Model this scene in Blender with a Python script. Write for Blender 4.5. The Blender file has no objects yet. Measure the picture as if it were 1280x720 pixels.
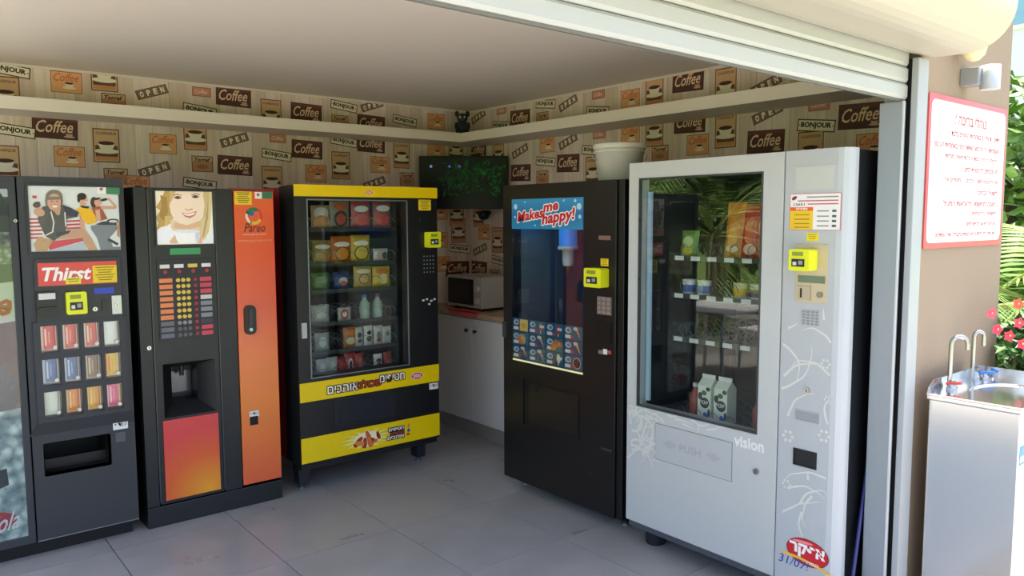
import bpy, bmesh, math, random
from mathutils import Vector, Matrix

random.seed(7)
SC = bpy.context.scene
COL = SC.collection

# ------------------------------------------------------------------ camera
CAM_YAW, CAM_PITCH, CAM_ROLL = math.radians(50.6625), math.radians(-5.118), math.radians(0.198)
CAM_F, CAM_H = 963.6, 1.62                      # focal length in pixels of the 1280 wide frame, eye height
def cam_axes():
    f = Vector((math.cos(CAM_YAW)*math.cos(CAM_PITCH), math.sin(CAM_YAW)*math.cos(CAM_PITCH), math.sin(CAM_PITCH)))
    r = Vector((math.sin(CAM_YAW), -math.cos(CAM_YAW), 0.0))
    d = f.cross(r)
    c, s = math.cos(CAM_ROLL), math.sin(CAM_ROLL)
    return c*r + s*d, -s*r + c*d, f
AX_R, AX_D, AX_F = cam_axes()
cam_data = bpy.data.cameras.new('camera')
cam = bpy.data.objects.new('camera', cam_data)
COL.objects.link(cam)
cam_data.sensor_width = 36.0
cam_data.lens = CAM_F/1280*36.0
cam_data.clip_start = 0.05
mw = Matrix((AX_R, -AX_D, -AX_F)).transposed().to_4x4()
mw.translation = Vector((0, 0, CAM_H))
cam.matrix_world = mw
SC.camera = cam

# ------------------------------------------------------------------ sky, sun, exposure
world = bpy.data.worlds.new('sky')
SC.world = world
world.use_nodes = True
wn = world.node_tree.nodes; wl = world.node_tree.links
wn.clear()
wo = wn.new('ShaderNodeOutputWorld'); wb = wn.new('ShaderNodeBackground'); ws = wn.new('ShaderNodeTexSky')
ws.sky_type = 'NISHITA'; ws.sun_disc = False; ws.sun_elevation = math.radians(75); ws.sun_rotation = math.radians(75)
ws.air_density = 1.0; ws.dust_density = 5.0; ws.ozone_density = 1.0
wb.inputs['Strength'].default_value = 0.42
wl.new(ws.outputs[0], wb.inputs[0]); wl.new(wb.outputs[0], wo.inputs[0])
sun_data = bpy.data.lights.new('sun', 'SUN')
sun_data.energy = 8.0; sun_data.angle = math.radians(0.6); sun_data.color = (1.0, 0.95, 0.86)
sun = bpy.data.objects.new('sun', sun_data); COL.objects.link(sun)
sun.rotation_euler = Vector((0.24, 0.05, 0.97)).to_track_quat('Z', 'Y').to_euler()
sun.location = (6, 2, 8)
SC.view_settings.view_transform = 'Standard'
SC.view_settings.look = 'None'
SC.view_settings.gamma = 1.0
SC.view_settings.use_curve_mapping = False
SC.view_settings.exposure = 0.68

# ------------------------------------------------------------------ materials
def lin(h):
    h = h.lstrip('#')
    o = []
    for i in (0, 2, 4):
        c = int(h[i:i+2], 16)/255
        o.append(c/12.92 if c <= 0.04045 else ((c+0.055)/1.055)**2.4)
    return (o[0], o[1], o[2], 1.0)
MATS = {}
def C(h, rough=0.5, metal=0.0, emit=0.0, coat=0.0):
    key = (h, rough, metal, emit, coat)
    if key in MATS: return MATS[key]
    m = bpy.data.materials.new('paint_'+h.lstrip('#'))
    m.use_nodes = True
    nt = m.node_tree; b = nt.nodes['Principled BSDF']
    b.inputs['Base Color'].default_value = lin(h)
    b.inputs['Metallic'].default_value = metal
    tex = nt.nodes.new('ShaderNodeTexNoise'); tex.inputs['Scale'].default_value = 14.0; tex.inputs['Detail'].default_value = 3.0
    mr = nt.nodes.new('ShaderNodeMapRange')
    mr.inputs[3].default_value = max(0.02, rough-0.06); mr.inputs[4].default_value = min(1, rough+0.06)
    co = nt.nodes.new('ShaderNodeTexCoord')
    nt.links.new(co.outputs['Object'], tex.inputs['Vector'])
    nt.links.new(tex.outputs[0], mr.inputs[0]); nt.links.new(mr.outputs[0], b.inputs['Roughness'])
    if coat: b.inputs['Coat Weight'].default_value = coat
    if emit:
        b.inputs['Emission Color'].default_value = lin(h); b.inputs['Emission Strength'].default_value = emit
    MATS[key] = m
    return m
def nodes_mat(name):
    m = bpy.data.materials.new(name); m.use_nodes = True
    nt = m.node_tree
    return m, nt, nt.nodes['Principled BSDF']
def glass_mat(name, tint, base, edge):
    m = bpy.data.materials.new(name); m.use_nodes = True
    nt = m.node_tree; nt.nodes.clear()
    out = nt.nodes.new('ShaderNodeOutputMaterial'); mx = nt.nodes.new('ShaderNodeMixShader')
    tr = nt.nodes.new('ShaderNodeBsdfTransparent'); gl = nt.nodes.new('ShaderNodeBsdfGlossy')
    tr.inputs[0].default_value = (*tint, 1); gl.inputs['Roughness'].default_value = 0.015
    lw = nt.nodes.new('ShaderNodeLayerWeight'); lw.inputs[0].default_value = 0.5
    pw = nt.nodes.new('ShaderNodeMath'); pw.operation = 'POWER'; pw.inputs[1].default_value = 4.0
    mr = nt.nodes.new('ShaderNodeMapRange'); mr.inputs[3].default_value = base; mr.inputs[4].default_value = edge
    nt.links.new(lw.outputs['Facing'], pw.inputs[0]); nt.links.new(pw.outputs[0], mr.inputs[0])
    nt.links.new(mr.outputs[0], mx.inputs[0]); nt.links.new(tr.outputs[0], mx.inputs[1]); nt.links.new(gl.outputs[0], mx.inputs[2])
    nt.links.new(mx.outputs[0], out.inputs[0])
    return m
GLASS = glass_mat('window_glass', (0.88, 0.91, 0.9), 0.045, 0.9)
STEEL, nt, b = nodes_mat('brushed_steel')
b.inputs['Base Color'].default_value = (0.76, 0.75, 0.73, 1); b.inputs['Metallic'].default_value = 1.0
tx = nt.nodes.new('ShaderNodeTexNoise'); mp = nt.nodes.new('ShaderNodeMapping'); co = nt.nodes.new('ShaderNodeTexCoord')
mp.inputs['Scale'].default_value = (60, 60, 2); tx.inputs['Scale'].default_value = 6
mr = nt.nodes.new('ShaderNodeMapRange'); mr.inputs[3].default_value = 0.11; mr.inputs[4].default_value = 0.19
nt.links.new(co.outputs['Object'], mp.inputs[0]); nt.links.new(mp.outputs[0], tx.inputs['Vector'])
nt.links.new(tx.outputs[0], mr.inputs[0]); nt.links.new(mr.outputs[0], b.inputs['Roughness'])
CHROME = C('#b4b4b4', 0.22, 1.0)

def tile_mat(name, c1, c2, rough):
    m, nt, b = nodes_mat(name)
    co = nt.nodes.new('ShaderNodeTexCoord'); oi = nt.nodes.new('ShaderNodeObjectInfo')
    va = nt.nodes.new('ShaderNodeVectorMath'); va.operation = 'ADD'
    n1 = nt.nodes.new('ShaderNodeTexNoise'); n1.inputs['Scale'].default_value = 5.0; n1.inputs['Detail'].default_value = 8.0
    rp = nt.nodes.new('ShaderNodeValToRGB')
    rp.color_ramp.elements[0].position = 0.3; rp.color_ramp.elements[1].position = 0.75
    rp.color_ramp.elements[0].color = lin(c1); rp.color_ramp.elements[1].color = lin(c2)
    cmb = nt.nodes.new('ShaderNodeMath'); cmb.operation = 'MULTIPLY'; cmb.inputs[1].default_value = 37.0
    nt.links.new(oi.outputs['Random'], cmb.inputs[0])
    nt.links.new(co.outputs['Object'], va.inputs[0]); nt.links.new(cmb.outputs[0], va.inputs[1])
    nt.links.new(va.outputs[0], n1.inputs['Vector']); nt.links.new(n1.outputs[0], rp.inputs[0])
    nt.links.new(rp.outputs[0], b.inputs['Base Color'])
    mr = nt.nodes.new('ShaderNodeMapRange'); mr.inputs[3].default_value = rough-0.08; mr.inputs[4].default_value = rough+0.1
    nt.links.new(n1.outputs[0], mr.inputs[0]); nt.links.new(mr.outputs[0], b.inputs['Roughness'])
    return m
TILE = tile_mat('grey_floor_tile', '#9a9896', '#a8a6a4', 0.30)
GROUT = C('#3c3a38', 0.9)

def wallpaper_mat(name, axis):
    # printed pale planks: vertical boards with dark seams and grain
    m, nt, b = nodes_mat(name)
    co = nt.nodes.new('ShaderNodeTexCoord'); sp = nt.nodes.new('ShaderNodeSeparateXYZ')
    nt.links.new(co.outputs['Object'], sp.inputs[0])
    mu = nt.nodes.new('ShaderNodeMath'); mu.operation = 'MULTIPLY'; mu.inputs[1].default_value = 1/0.106
    nt.links.new(sp.outputs[axis], mu.inputs[0])
    fl = nt.nodes.new('ShaderNodeMath'); fl.operation = 'FLOOR'; nt.links.new(mu.outputs[0], fl.inputs[0])
    fr = nt.nodes.new('ShaderNodeMath'); fr.operation = 'FRACT'; nt.links.new(mu.outputs[0], fr.inputs[0])
    md = nt.nodes.new('ShaderNodeMath'); md.operation = 'FLOORED_MODULO'; md.inputs[1].default_value = 5.0; nt.links.new(fl.outputs[0], md.inputs[0])
    wn_ = nt.nodes.new('ShaderNodeTexWhiteNoise'); wn_.noise_dimensions = '1D'; nt.links.new(md.outputs[0], wn_.inputs['W'])
    rp = nt.nodes.new('ShaderNodeValToRGB')
    rp.color_ramp.elements[0].color = lin('#d8c1b0'); rp.color_ramp.elements[1].color = lin('#e6d4c6')
    nt.links.new(wn_.outputs['Value'], rp.inputs[0])
    mp = nt.nodes.new('ShaderNodeMapping'); mp.inputs['Scale'].default_value = (26, 26, 1.6)
    nz = nt.nodes.new('ShaderNodeTexNoise'); nz.inputs['Scale'].default_value = 1.6; nz.inputs['Detail'].default_value = 6
    nt.links.new(co.outputs['Object'], mp.inputs[0]); nt.links.new(mp.outputs[0], nz.inputs['Vector'])
    mr = nt.nodes.new('ShaderNodeMapRange'); mr.inputs[1].default_value = 0.35; mr.inputs[2].default_value = 0.7
    mr.inputs[3].default_value = 0.86; mr.inputs[4].default_value = 1.04
    nt.links.new(nz.outputs[0], mr.inputs[0])
    seam = nt.nodes.new('ShaderNodeMath'); seam.operation = 'LESS_THAN'; seam.inputs[1].default_value = 0.035; nt.links.new(fr.outputs[0], seam.inputs[0])
    sm = nt.nodes.new('ShaderNodeMapRange'); sm.inputs[3].default_value = 1.0; sm.inputs[4].default_value = 0.68; nt.links.new(seam.outputs[0], sm.inputs[0])
    m1 = nt.nodes.new('ShaderNodeMath'); m1.operation = 'MULTIPLY'; nt.links.new(mr.outputs[0], m1.inputs[0]); nt.links.new(sm.outputs[0], m1.inputs[1])
    vs = nt.nodes.new('ShaderNodeVectorMath'); vs.operation = 'SCALE'; nt.links.new(rp.outputs[0], vs.inputs[0]); nt.links.new(m1.outputs[0], vs.inputs['Scale'])
    nt.links.new(vs.outputs[0], b.inputs['Base Color']); b.inputs['Roughness'].default_value = 0.75
    return m
WP_X = wallpaper_mat('plank_wallpaper_back', 0)
WP_Y = wallpaper_mat('plank_wallpaper_side', 1)

def plaster_mat(name, c1, c2, bump=0.15, scale=60):
    m, nt, b = nodes_mat(name)
    co = nt.nodes.new('ShaderNodeTexCoord')
    n1 = nt.nodes.new('ShaderNodeTexNoise'); n1.inputs['Scale'].default_value = 2.0; n1.inputs['Detail'].default_value = 8
    rp = nt.nodes.new('ShaderNodeValToRGB'); rp.color_ramp.elements[0].color = lin(c1); rp.color_ramp.elements[1].color = lin(c2)
    n2 = nt.nodes.new('ShaderNodeTexNoise'); n2.inputs['Scale'].default_value = scale
    bp = nt.nodes.new('ShaderNodeBump'); bp.inputs['Strength'].default_value = bump; bp.inputs['Distance'].default_value = 0.004
    for n in (n1, n2): nt.links.new(co.outputs['Object'], n.inputs['Vector'])
    nt.links.new(n1.outputs[0], rp.inputs[0]); nt.links.new(rp.outputs[0], b.inputs['Base Color'])
    nt.links.new(n2.outputs[0], bp.inputs['Height']); nt.links.new(bp.outputs[0], b.inputs['Normal'])
    b.inputs['Roughness'].default_value = 0.85
    return m
CEIL = plaster_mat('ceiling_paint', '#e0d6c8', '#e3d9cc', 0.05)
OUTER = plaster_mat('outer_plaster', '#8f7d6a', '#988571', 0.35, 90)

def ramp_mat(name, axis, stops, rough=0.35, lo=0.0, hi=1.0):
    # printed colour or painted reflection, blended along one axis of the object
    m, nt, b = nodes_mat(name)
    co = nt.nodes.new('ShaderNodeTexCoord'); sp = nt.nodes.new('ShaderNodeSeparateXYZ'); mr = nt.nodes.new('ShaderNodeMapRange')
    mr.inputs[1].default_value = lo; mr.inputs[2].default_value = hi
    rp = nt.nodes.new('ShaderNodeValToRGB')
    e = rp.color_ramp.elements
    while len(e) < len(stops): e.new(0.5)
    for i, (p, c) in enumerate(stops): e[i].position = p; e[i].color = lin(c)
    nt.links.new(co.outputs['Object'], sp.inputs[0]); nt.links.new(sp.outputs[axis], mr.inputs[0])
    nt.links.new(mr.outputs[0], rp.inputs[0]); nt.links.new(rp.outputs[0], b.inputs['Base Color'])
    b.inputs['Roughness'].default_value = rough
    return m
def cell_mat(name, stops, scale, rough=0.3):
    m, nt, b = nodes_mat(name)
    co = nt.nodes.new('ShaderNodeTexCoord'); v = nt.nodes.new('ShaderNodeTexVoronoi'); v.inputs['Scale'].default_value = scale
    n = nt.nodes.new('ShaderNodeTexNoise'); n.inputs['Scale'].default_value = scale*1.3; n.inputs['Detail'].default_value = 6
    ad = nt.nodes.new('ShaderNodeMath'); ad.operation = 'MULTIPLY'
    rp = nt.nodes.new('ShaderNodeValToRGB'); e = rp.color_ramp.elements
    while len(e) < len(stops): e.new(0.5)
    for i, (p, c) in enumerate(stops): e[i].position = p; e[i].color = lin(c)
    for q in (v, n): nt.links.new(co.outputs['Object'], q.inputs['Vector'])
    nt.links.new(v.outputs['Distance'], ad.inputs[0]); nt.links.new(n.outputs[0], ad.inputs[1])
    nt.links.new(ad.outputs[0], rp.inputs[0]); nt.links.new(rp.outputs[0], b.inputs['Base Color'])
    b.inputs['Roughness'].default_value = rough
    return m
BLACK = C('#1d1e21', 0.38); BLACK2 = C('#141416', 0.32); DARK = C('#0b0b0c', 0.6); GREY = C('#3a3b3f', 0.45)
YEL = C('#f2cf00', 0.35); READER = C('#e6ea1c', 0.35); WHITE = C('#e9e8e4', 0.4); TXT = C('#222222', 0.6)

# ------------------------------------------------------------------ picture rays and surface frames
def ray(x, y): return AX_R*((x-640)/CAM_F) + AX_D*((y-360)/CAM_F) + AX_F
def floor_pt(x, y, z=0.0):
    d = ray(x, y); return d*((z-CAM_H)/d.z) + Vector((0, 0, CAM_H))
class Frame:
    """Flat surface with axes u (to the right), v (up), n (out of it)."""
    def __init__(s, o, u, v, n): s.o, s.u, s.v, s.n = Vector(o), Vector(u), Vector(v), Vector(n)
    def P(s, a, b, d=0.0): return s.o + s.u*a + s.v*b + s.n*d
    def px(s, x, y, d=0.0):
        r = ray(x, y); c = Vector((0, 0, CAM_H)); o = s.o + s.n*d
        p = c + r*((o-c).dot(s.n)/r.dot(s.n)) - o
        return p.dot(s.u), p.dot(s.v)
    def rp(s, tl, br, d=0.0):
        a0, b1 = s.px(*tl, d); a1, b0 = s.px(*br, d)
        return a0, a1, b0, b1
    def zm(s, ox, oy, k, pts, d=0.0): return [s.px(ox+x/k, oy+y/k, d) for x, y in pts]
def back_frame(Y): return Frame((0, Y, 0), (1, 0, 0), (0, 0, 1), (0, -1, 0))
def side_frame(X): return Frame((X, 0, 0), (0, -1, 0), (0, 0, 1), (-1, 0, 0))

TEXT_CACHE = {}
def text_mesh(s, shear=0.0, bold=0.0):
    key = (s, shear, bold)
    if key in TEXT_CACHE: return TEXT_CACHE[key]
    c = bpy.data.curves.new('lettering', 'FONT'); c.body = s; c.resolution_u = 2; c.shear = shear; c.offset = bold
    c.fill_mode = 'FRONT'
    o = bpy.data.objects.new('lettering', c)
    me = o.to_mesh()
    vs = [(v.co.x, v.co.y) for v in me.vertices]; fs = [tuple(p.vertices) for p in me.polygons]
    o.to_mesh_clear(); bpy.data.objects.remove(o); bpy.data.curves.remove(c)
    x0 = min(v[0] for v in vs); x1 = max(v[0] for v in vs); y0 = min(v[1] for v in vs); y1 = max(v[1] for v in vs)
    vs = [(v[0]-(x0+x1)/2, v[1]-(y0+y1)/2) for v in vs]
    TEXT_CACHE[key] = (vs, fs, x1-x0, y1-y0)
    return TEXT_CACHE[key]
HEB = lambda s: s[::-1]

WORLD = {}
class MB:
    """Collects shapes in world coordinates; build() links them as one mesh object under a parent."""
    def __init__(s): s.v, s.f, s.m, s.mats, s.sm = [], [], [], [], []
    def mi(s, m):
        if m not in s.mats: s.mats.append(m)
        return s.mats.index(m)
    def add(s, vs, fs, m, smooth=False):
        k = len(s.v); s.v += [Vector(v) for v in vs]; i = s.mi(m)
        for f in fs: s.f.append([k+q for q in f]); s.m.append(i); s.sm.append(smooth)
        return s
    def box8(s, p, m):
        return s.add(p, [(0,3,2,1), (4,5,6,7), (0,1,5,4), (1,2,6,5), (2,3,7,6), (3,0,4,7)], m)
    def box(s, F, a0, a1, b0, b1, d0, d1, m):
        return s.box8([F.P(a0,b0,d0), F.P(a1,b0,d0), F.P(a1,b1,d0), F.P(a0,b1,d0), F.P(a0,b0,d1), F.P(a1,b0,d1), F.P(a1,b1,d1), F.P(a0,b1,d1)], m)
    def wbox(s, lo, hi, m):
        (x0,y0,z0), (x1,y1,z1) = lo, hi
        return s.box8([(x0,y0,z0),(x1,y0,z0),(x1,y1,z0),(x0,y1,z0),(x0,y0,z1),(x1,y0,z1),(x1,y1,z1),(x0,y1,z1)], m)
    def ring(s, F, o, i, d0, d1, m):
        a0,a1,b0,b1 = o; c0,c1,e0,e1 = i
        q = [(a0,b0),(a1,b0),(a1,b1),(a0,b1),(c0,e0),(c1,e0),(c1,e1),(c0,e1)]
        vs = [F.P(x,y,d1) for x,y in q]+[F.P(x,y,d0) for x,y in q]; fs = []
        for i in range(4):
            j = (i+1) % 4
            fs += [(i,j,4+j,4+i), (8+j,8+i,12+i,12+j), (8+i,8+j,j,i), (4+i,4+j,12+j,12+i)]
        return s.add(vs, fs, m)
    def poly(s, F, pts, d, m):
        A = sum(pts[i][0]*pts[(i+1)%len(pts)][1]-pts[(i+1)%len(pts)][0]*pts[i][1] for i in range(len(pts)))
        if A < 0: pts = pts[::-1]
        return s.add([F.P(a,b,d) for a,b in pts], [tuple(range(len(pts)))], m)
    def rect(s, F, r, d, m):
        a0,a1,b0,b1 = r
        return s.poly(F, [(a0,b0),(a1,b0),(a1,b1),(a0,b1)], d, m)
    def ell(s, F, ca, cb, ra, rb, d, m, n=20, rot=0.0):
        c, q = math.cos(rot), math.sin(rot); pts = []
        for i in range(n):
            t = 2*math.pi*i/n; x, y = ra*math.cos(t), rb*math.sin(t)
            pts.append((ca+c*x-q*y, cb+q*x+c*y))
        return s.poly(F, pts, d, m)
    def prism(s, F, pts, d0, d1, m, smooth=False):
        A = sum(pts[i][0]*pts[(i+1)%len(pts)][1]-pts[(i+1)%len(pts)][0]*pts[i][1] for i in range(len(pts)))
        if A < 0: pts = pts[::-1]
        n = len(pts)
        s.add([F.P(a,b,d1) for a,b in pts], [tuple(range(n))], m)
        s.add([F.P(a,b,d0) for a,b in pts], [tuple(range(n))[::-1]], m)
        return s.add([F.P(a,b,d0) for a,b in pts]+[F.P(a,b,d1) for a,b in pts], [(i,(i+1)%n,n+(i+1)%n,n+i) for i in range(n)], m, smooth)
    def rrect(s, F, r, rad, d0, d1, m):
        a0,a1,b0,b1 = r; pts = []
        for cx, cy, t0 in ((a1-rad,b1-rad,0),(a0+rad,b1-rad,90),(a0+rad,b0+rad,180),(a1-rad,b0+rad,270)):
            for k in range(5):
                t = math.radians(t0+k*22.5); pts.append((cx+rad*math.cos(t), cy+rad*math.sin(t)))
        return s.prism(F, pts, d0, d1, m)
    def cyl(s, F, ca, cb, r, d0, d1, m, n=16, r1=None):
        r1 = r if r1 is None else r1
        p0 = [(ca+r*math.cos(2*math.pi*i/n), cb+r*math.sin(2*math.pi*i/n)) for i in range(n)]
        p1 = [(ca+r1*math.cos(2*math.pi*i/n), cb+r1*math.sin(2*math.pi*i/n)) for i in range(n)]
        s.add([F.P(a,b,d0) for a,b in p0]+[F.P(a,b,d1) for a,b in p1], [(i,(i+1)%n,n+(i+1)%n,n+i) for i in range(n)], m, True)
        s.add([F.P(a,b,d1) for a,b in p1], [tuple(range(n))], m)
        return s.add([F.P(a,b,d0) for a,b in p0], [tuple(range(n))[::-1]], m)
    def text(s, F, t, r, d, m, rot=0.0, shear=0.0, bold=0.0, slope=0.0):
        """lettering filling the rectangle r"""
        vs, fs, w, h = text_mesh(t, shear, bold)
        a0,a1,b0,b1 = r; sx, sy = (a1-a0)/w, (b1-b0)/h; ca, cb = (a0+a1)/2, (b0+b1)/2
        c, q = math.cos(rot), math.sin(rot); P = []
        for x, y in vs:
            x *= sx; y *= sy; P.append(F.P(ca+c*x-q*y, cb+q*x+c*y+slope*x, d))
        return s.add(P, fs, m)
    def line(s, F, pts, w, d, m, taper=False):
        n = len(pts); L = []; R_ = []
        for i in range(n):
            p = pts[max(0,i-1)]; q = pts[min(n-1,i+1)]; dx, dy = q[0]-p[0], q[1]-p[1]; l = math.hypot(dx,dy) or 1
            k = w/2*((1-i/(n-1))**0.7 if taper else 1)+0.0003
            L.append((pts[i][0]-dy/l*k, pts[i][1]+dx/l*k)); R_.append((pts[i][0]+dy/l*k, pts[i][1]-dx/l*k))
        return s.add([F.P(a,b,d) for a,b in L]+[F.P(a,b,d) for a,b in R_], [(n+i,n+i+1,i+1,i) for i in range(n-1)], m)
    def tube(s, pts, r, m, n=8, rs=None, cap=True):
        pts = [Vector(p) for p in pts]; k = len(s.v); N = len(pts); vs = []; prev = None
        for i, p in enumerate(pts):
            t = (pts[min(N-1,i+1)]-pts[max(0,i-1)]).normalized()
            if prev is None: x = t.orthogonal().normalized()
            else: x = (prev - t*prev.dot(t)).normalized()
            prev = x; y = t.cross(x); rr = rs[i] if rs else r
            for j in range(n):
                a = 2*math.pi*j/n; vs.append(p + x*(rr*math.cos(a)) + y*(rr*math.sin(a)))
        fs = [(i*n+j, i*n+(j+1)%n, (i+1)*n+(j+1)%n, (i+1)*n+j) for i in range(N-1) for j in range(n)]
        s.add(vs, fs, m, True)
        if cap:
            s.add(vs[:n], [tuple(range(n))[::-1]], m); s.add(vs[-n:], [tuple(range(n))], m)
        return s
    def lathe(s, c, prof, m, n=24, axis=None, sx=1.0, sy=1.0):
        """profile of (radius, height) turned about the vertical at c"""
        c = Vector(c); vs = []
        for r, z in prof:
            for j in range(n):
                a = 2*math.pi*j/n; vs.append(c + Vector((r*sx*math.cos(a), r*sy*math.sin(a), z)))
        K = len(prof)
        fs = [(i*n+j, i*n+(j+1)%n, (i+1)*n+(j+1)%n, (i+1)*n+j) for i in range(K-1) for j in range(n)]
        s.add(vs, fs, m, True)
        if prof[0][0] > 1e-5: s.add(vs[:n], [tuple(range(n))[::-1]], m)
        if prof[-1][0] > 1e-5: s.add(vs[-n:], [tuple(range(n))], m)
        return s
    def build(s, name, parent=None, bevel=0.0, kind=None, label=None, cat=None, group=None, org=None):
        if org is None: org = WORLD.get(parent.name, Vector()) if parent else Vector()
        base = WORLD.get(parent.name, Vector()) if parent else Vector()
        me = bpy.data.meshes.new(name)
        me.from_pydata([tuple(v-org) for v in s.v], [], s.f)
        for m in s.mats: me.materials.append(m)
        me.polygons.foreach_set('material_index', s.m); me.polygons.foreach_set('use_smooth', s.sm)
        me.update()
        o = bpy.data.objects.new(name, me); COL.objects.link(o); o.parent = parent
        o.location = org-base; WORLD[o.name] = org.copy()
        if bevel:
            bv = o.modifiers.new('rounded_edges', 'BEVEL'); bv.width = bevel; bv.segments = 2; bv.limit_method = 'ANGLE'; bv.angle_limit = math.radians(50)
        tag(o, label, cat, group, kind)
        return o
def tag(o, label=None, cat=None, group=None, kind=None):
    if label: o['label'] = label
    if cat: o['category'] = cat
    if group: o['group'] = group
    if kind: o['kind'] = kind
    return o
def thing(name, loc, label, cat, group=None):
    o = bpy.data.objects.new(name, None); COL.objects.link(o); o.location = loc; o.empty_display_size = 0.1
    WORLD[o.name] = Vector(loc)
    return tag(o, label, cat, group)
def copy_obj(o, parent=None, loc=None, rotz=None):
    c = o.copy(); COL.objects.link(c); c.parent = parent
    if loc is not None: c.location = loc
    if rotz is not None: c.rotation_euler = (0, 0, rotz)
    return c

# ------------------------------------------------------------------ the room
BX, BY, CZ = 3.87, 5.26, 2.51          # side wall plane, back wall plane, ceiling height
YO = 1.31                              # outer face of the front wall
X0 = -0.12                             # open left end of the room

fl_ = MB().wbox((X0, YO, -0.12), (BX+0.1, BY+0.1, -0.012), GROUT).build('floor', kind='structure', label='grey tiled floor of the vending room')
tb = MB(); JX, JY, G = 0.598, 0.655, 0.0022
tm = None
xs = [2.0 + JX*i for i in range(-4, 4)]; ys = [3.425 + JY*i for i in range(-4, 4)]
for x in xs:
    for y in ys:
        x0, x1, y0, y1 = max(x, X0), min(x+JX, BX), max(y, YO), min(y+JY, BY)
        if x1-x0 < 0.03 or y1-y0 < 0.03: continue
        full = abs(x1-x0-JX) < 1e-6 and abs(y1-y0-JY) < 1e-6
        cx, cy = (x0+x1)/2, (y0+y1)/2
        if full and tm:
            o = bpy.data.objects.new('tile', tm); COL.objects.link(o); o.parent = fl_; o.location = (cx, cy, 0)
        else:
            o = MB().wbox((x0+G, y0+G, -0.012), (x1-G, y1-G, 0.0), TILE).build('tile', fl_, org=Vector((cx, cy, 0)))
            if full: tm = o.data

MB().wbox((X0, BY, -0.1), (BX+0.1, BY+0.12, 2.75), WP_X).build('wall_back', kind='structure', label='back wall covered in coffee sign wallpaper')
WB = bpy.data.objects['wall_back']
MB().wbox((BX, YO+0.1, -0.1), (BX+0.1, BY, 2.75), WP_Y).build('wall_right', kind='structure', label='right wall covered in coffee sign wallpaper')
WR = bpy.data.objects['wall_right']
MB().wbox((X0, YO+0.1, CZ), (BX, BY, 2.75), CEIL).build('ceiling', kind='structure')
MB().wbox((X0-0.1, YO-0.0, 2.75), (BX+0.2, BY+0.2, 2.95), C('#cfc6b8', 0.8)).build('roof', kind='structure')
MB().wbox((X0, YO, 2.24), (3.055, YO+0.1, 2.75), OUTER).build('wall_lintel', kind='structure')
fw = MB().wbox((3.055, YO, -0.1), (BX+0.1, YO+0.1, 2.75), OUTER)
fw.build('wall_front', kind='structure', label='beige plastered outer wall beside the opening')
# thin painted bead between wallpaper and ceiling
bd = C('#d9cfc0', 0.6)
MB().wbox((X0, BY-0.008, CZ-0.014), (BX, BY, CZ), bd).build('trim_1', kind='structure')
MB().wbox((BX-0.008, YO+0.1, CZ-0.014), (BX, BY-0.008, CZ), bd).build('trim_2', kind='structure')
# terrace outside
TERR, nt, b = nodes_mat('pale_terrace_paving')
co = nt.nodes.new('ShaderNodeTexCoord'); br = nt.nodes.new('ShaderNodeTexBrick')
br.offset = 0; br.inputs['Scale'].default_value = 1.0; br.inputs['Brick Width'].default_value = 0.6; br.inputs['Row Height'].default_value = 0.6
br.inputs['Mortar Size'].default_value = 0.006
br.inputs['Color1'].default_value = lin('#98938b'); br.inputs['Color2'].default_value = lin('#a19c94'); br.inputs['Mortar'].default_value = lin('#6c6760')
nt.links.new(co.outputs['Object'], br.inputs['Vector']); nt.links.new(br.outputs[0], b.inputs['Base Color']); b.inputs['Roughness'].default_value = 0.5
gm = MB()
gm.wbox((-9, -7, -0.14), (9, YO, -0.004), TERR); gm.wbox((-9, YO, -0.14), (X0, 12, -0.004), TERR); gm.wbox((BX+0.1, YO, -0.14), (9, 12, -0.004), TERR)
gm.build('terrace', kind='structure', label='pale paved terrace outside the room')
LAWN, nt, b = nodes_mat('lawn_ground')
co = nt.nodes.new('ShaderNodeTexCoord'); n1 = nt.nodes.new('ShaderNodeTexNoise'); n1.inputs['Scale'].default_value = 3; n1.inputs['Detail'].default_value = 9
rp = nt.nodes.new('ShaderNodeValToRGB'); rp.color_ramp.elements[0].color = lin('#4c6a22'); rp.color_ramp.elements[1].color = lin('#8aa046')
nt.links.new(co.outputs['Object'], n1.inputs['Vector']); nt.links.new(n1.outputs[0], rp.inputs[0]); nt.links.new(rp.outputs[0], b.inputs['Base Color']); b.inputs['Roughness'].default_value = 0.9
MB().wbox((-60, -60, -0.4), (60, 60, -0.15), LAWN).build('lawn', kind='structure')

# shutter box, curtain and guide rail over the front opening
CREAM = C('#bbb6a7', 0.45); ALU = C('#92989f', 0.35, 0.15); ALUW = C('#b4b6b4', 0.4)
FO = back_frame(YO)
XR = 3.075
prof = [(YO, 2.55), (YO, 2.222), (1.27, 2.214), (1.16, 2.210)]
for k in range(0, 10):
    t = math.radians(k*10); prof.append((1.155-0.15*math.sin(t), 2.36-0.15*math.cos(t)))
prof += [(1.005, 2.55)]
SF = Frame((0, 0, 0), (0, 1, 0), (0, 0, 1), (1, 0, 0))
sb = thing('roller_shutter', (1.5, YO, 2.0), 'cream roller shutter rolled up into its rounded box above the opening', 'shutter')
MB().prism(SF, prof, X0, XR, CREAM).build('shutter_box', sb)
MB().prism(SF, [(a, b_) for a, b_ in prof], XR, XR+0.006, C('#b5b0a1', 0.45)).build('end_cap', sb)
for i in range(3):
    z0 = 2.058+0.0605*i
    MB().prism(SF, [(1.328, z0), (1.322, z0+0.010), (1.322, z0+0.048), (1.330, z0+0.0575), (1.344, z0+0.0575), (1.344, z0)], X0+0.02, 2.985, ALUW).build('slat', sb)
MB().wbox((X0+0.02, 1.332, 2.05), (2.985, 1.342, 2.235), C('#6d6a64', 0.6)).build('slat_joint', sb)
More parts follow.
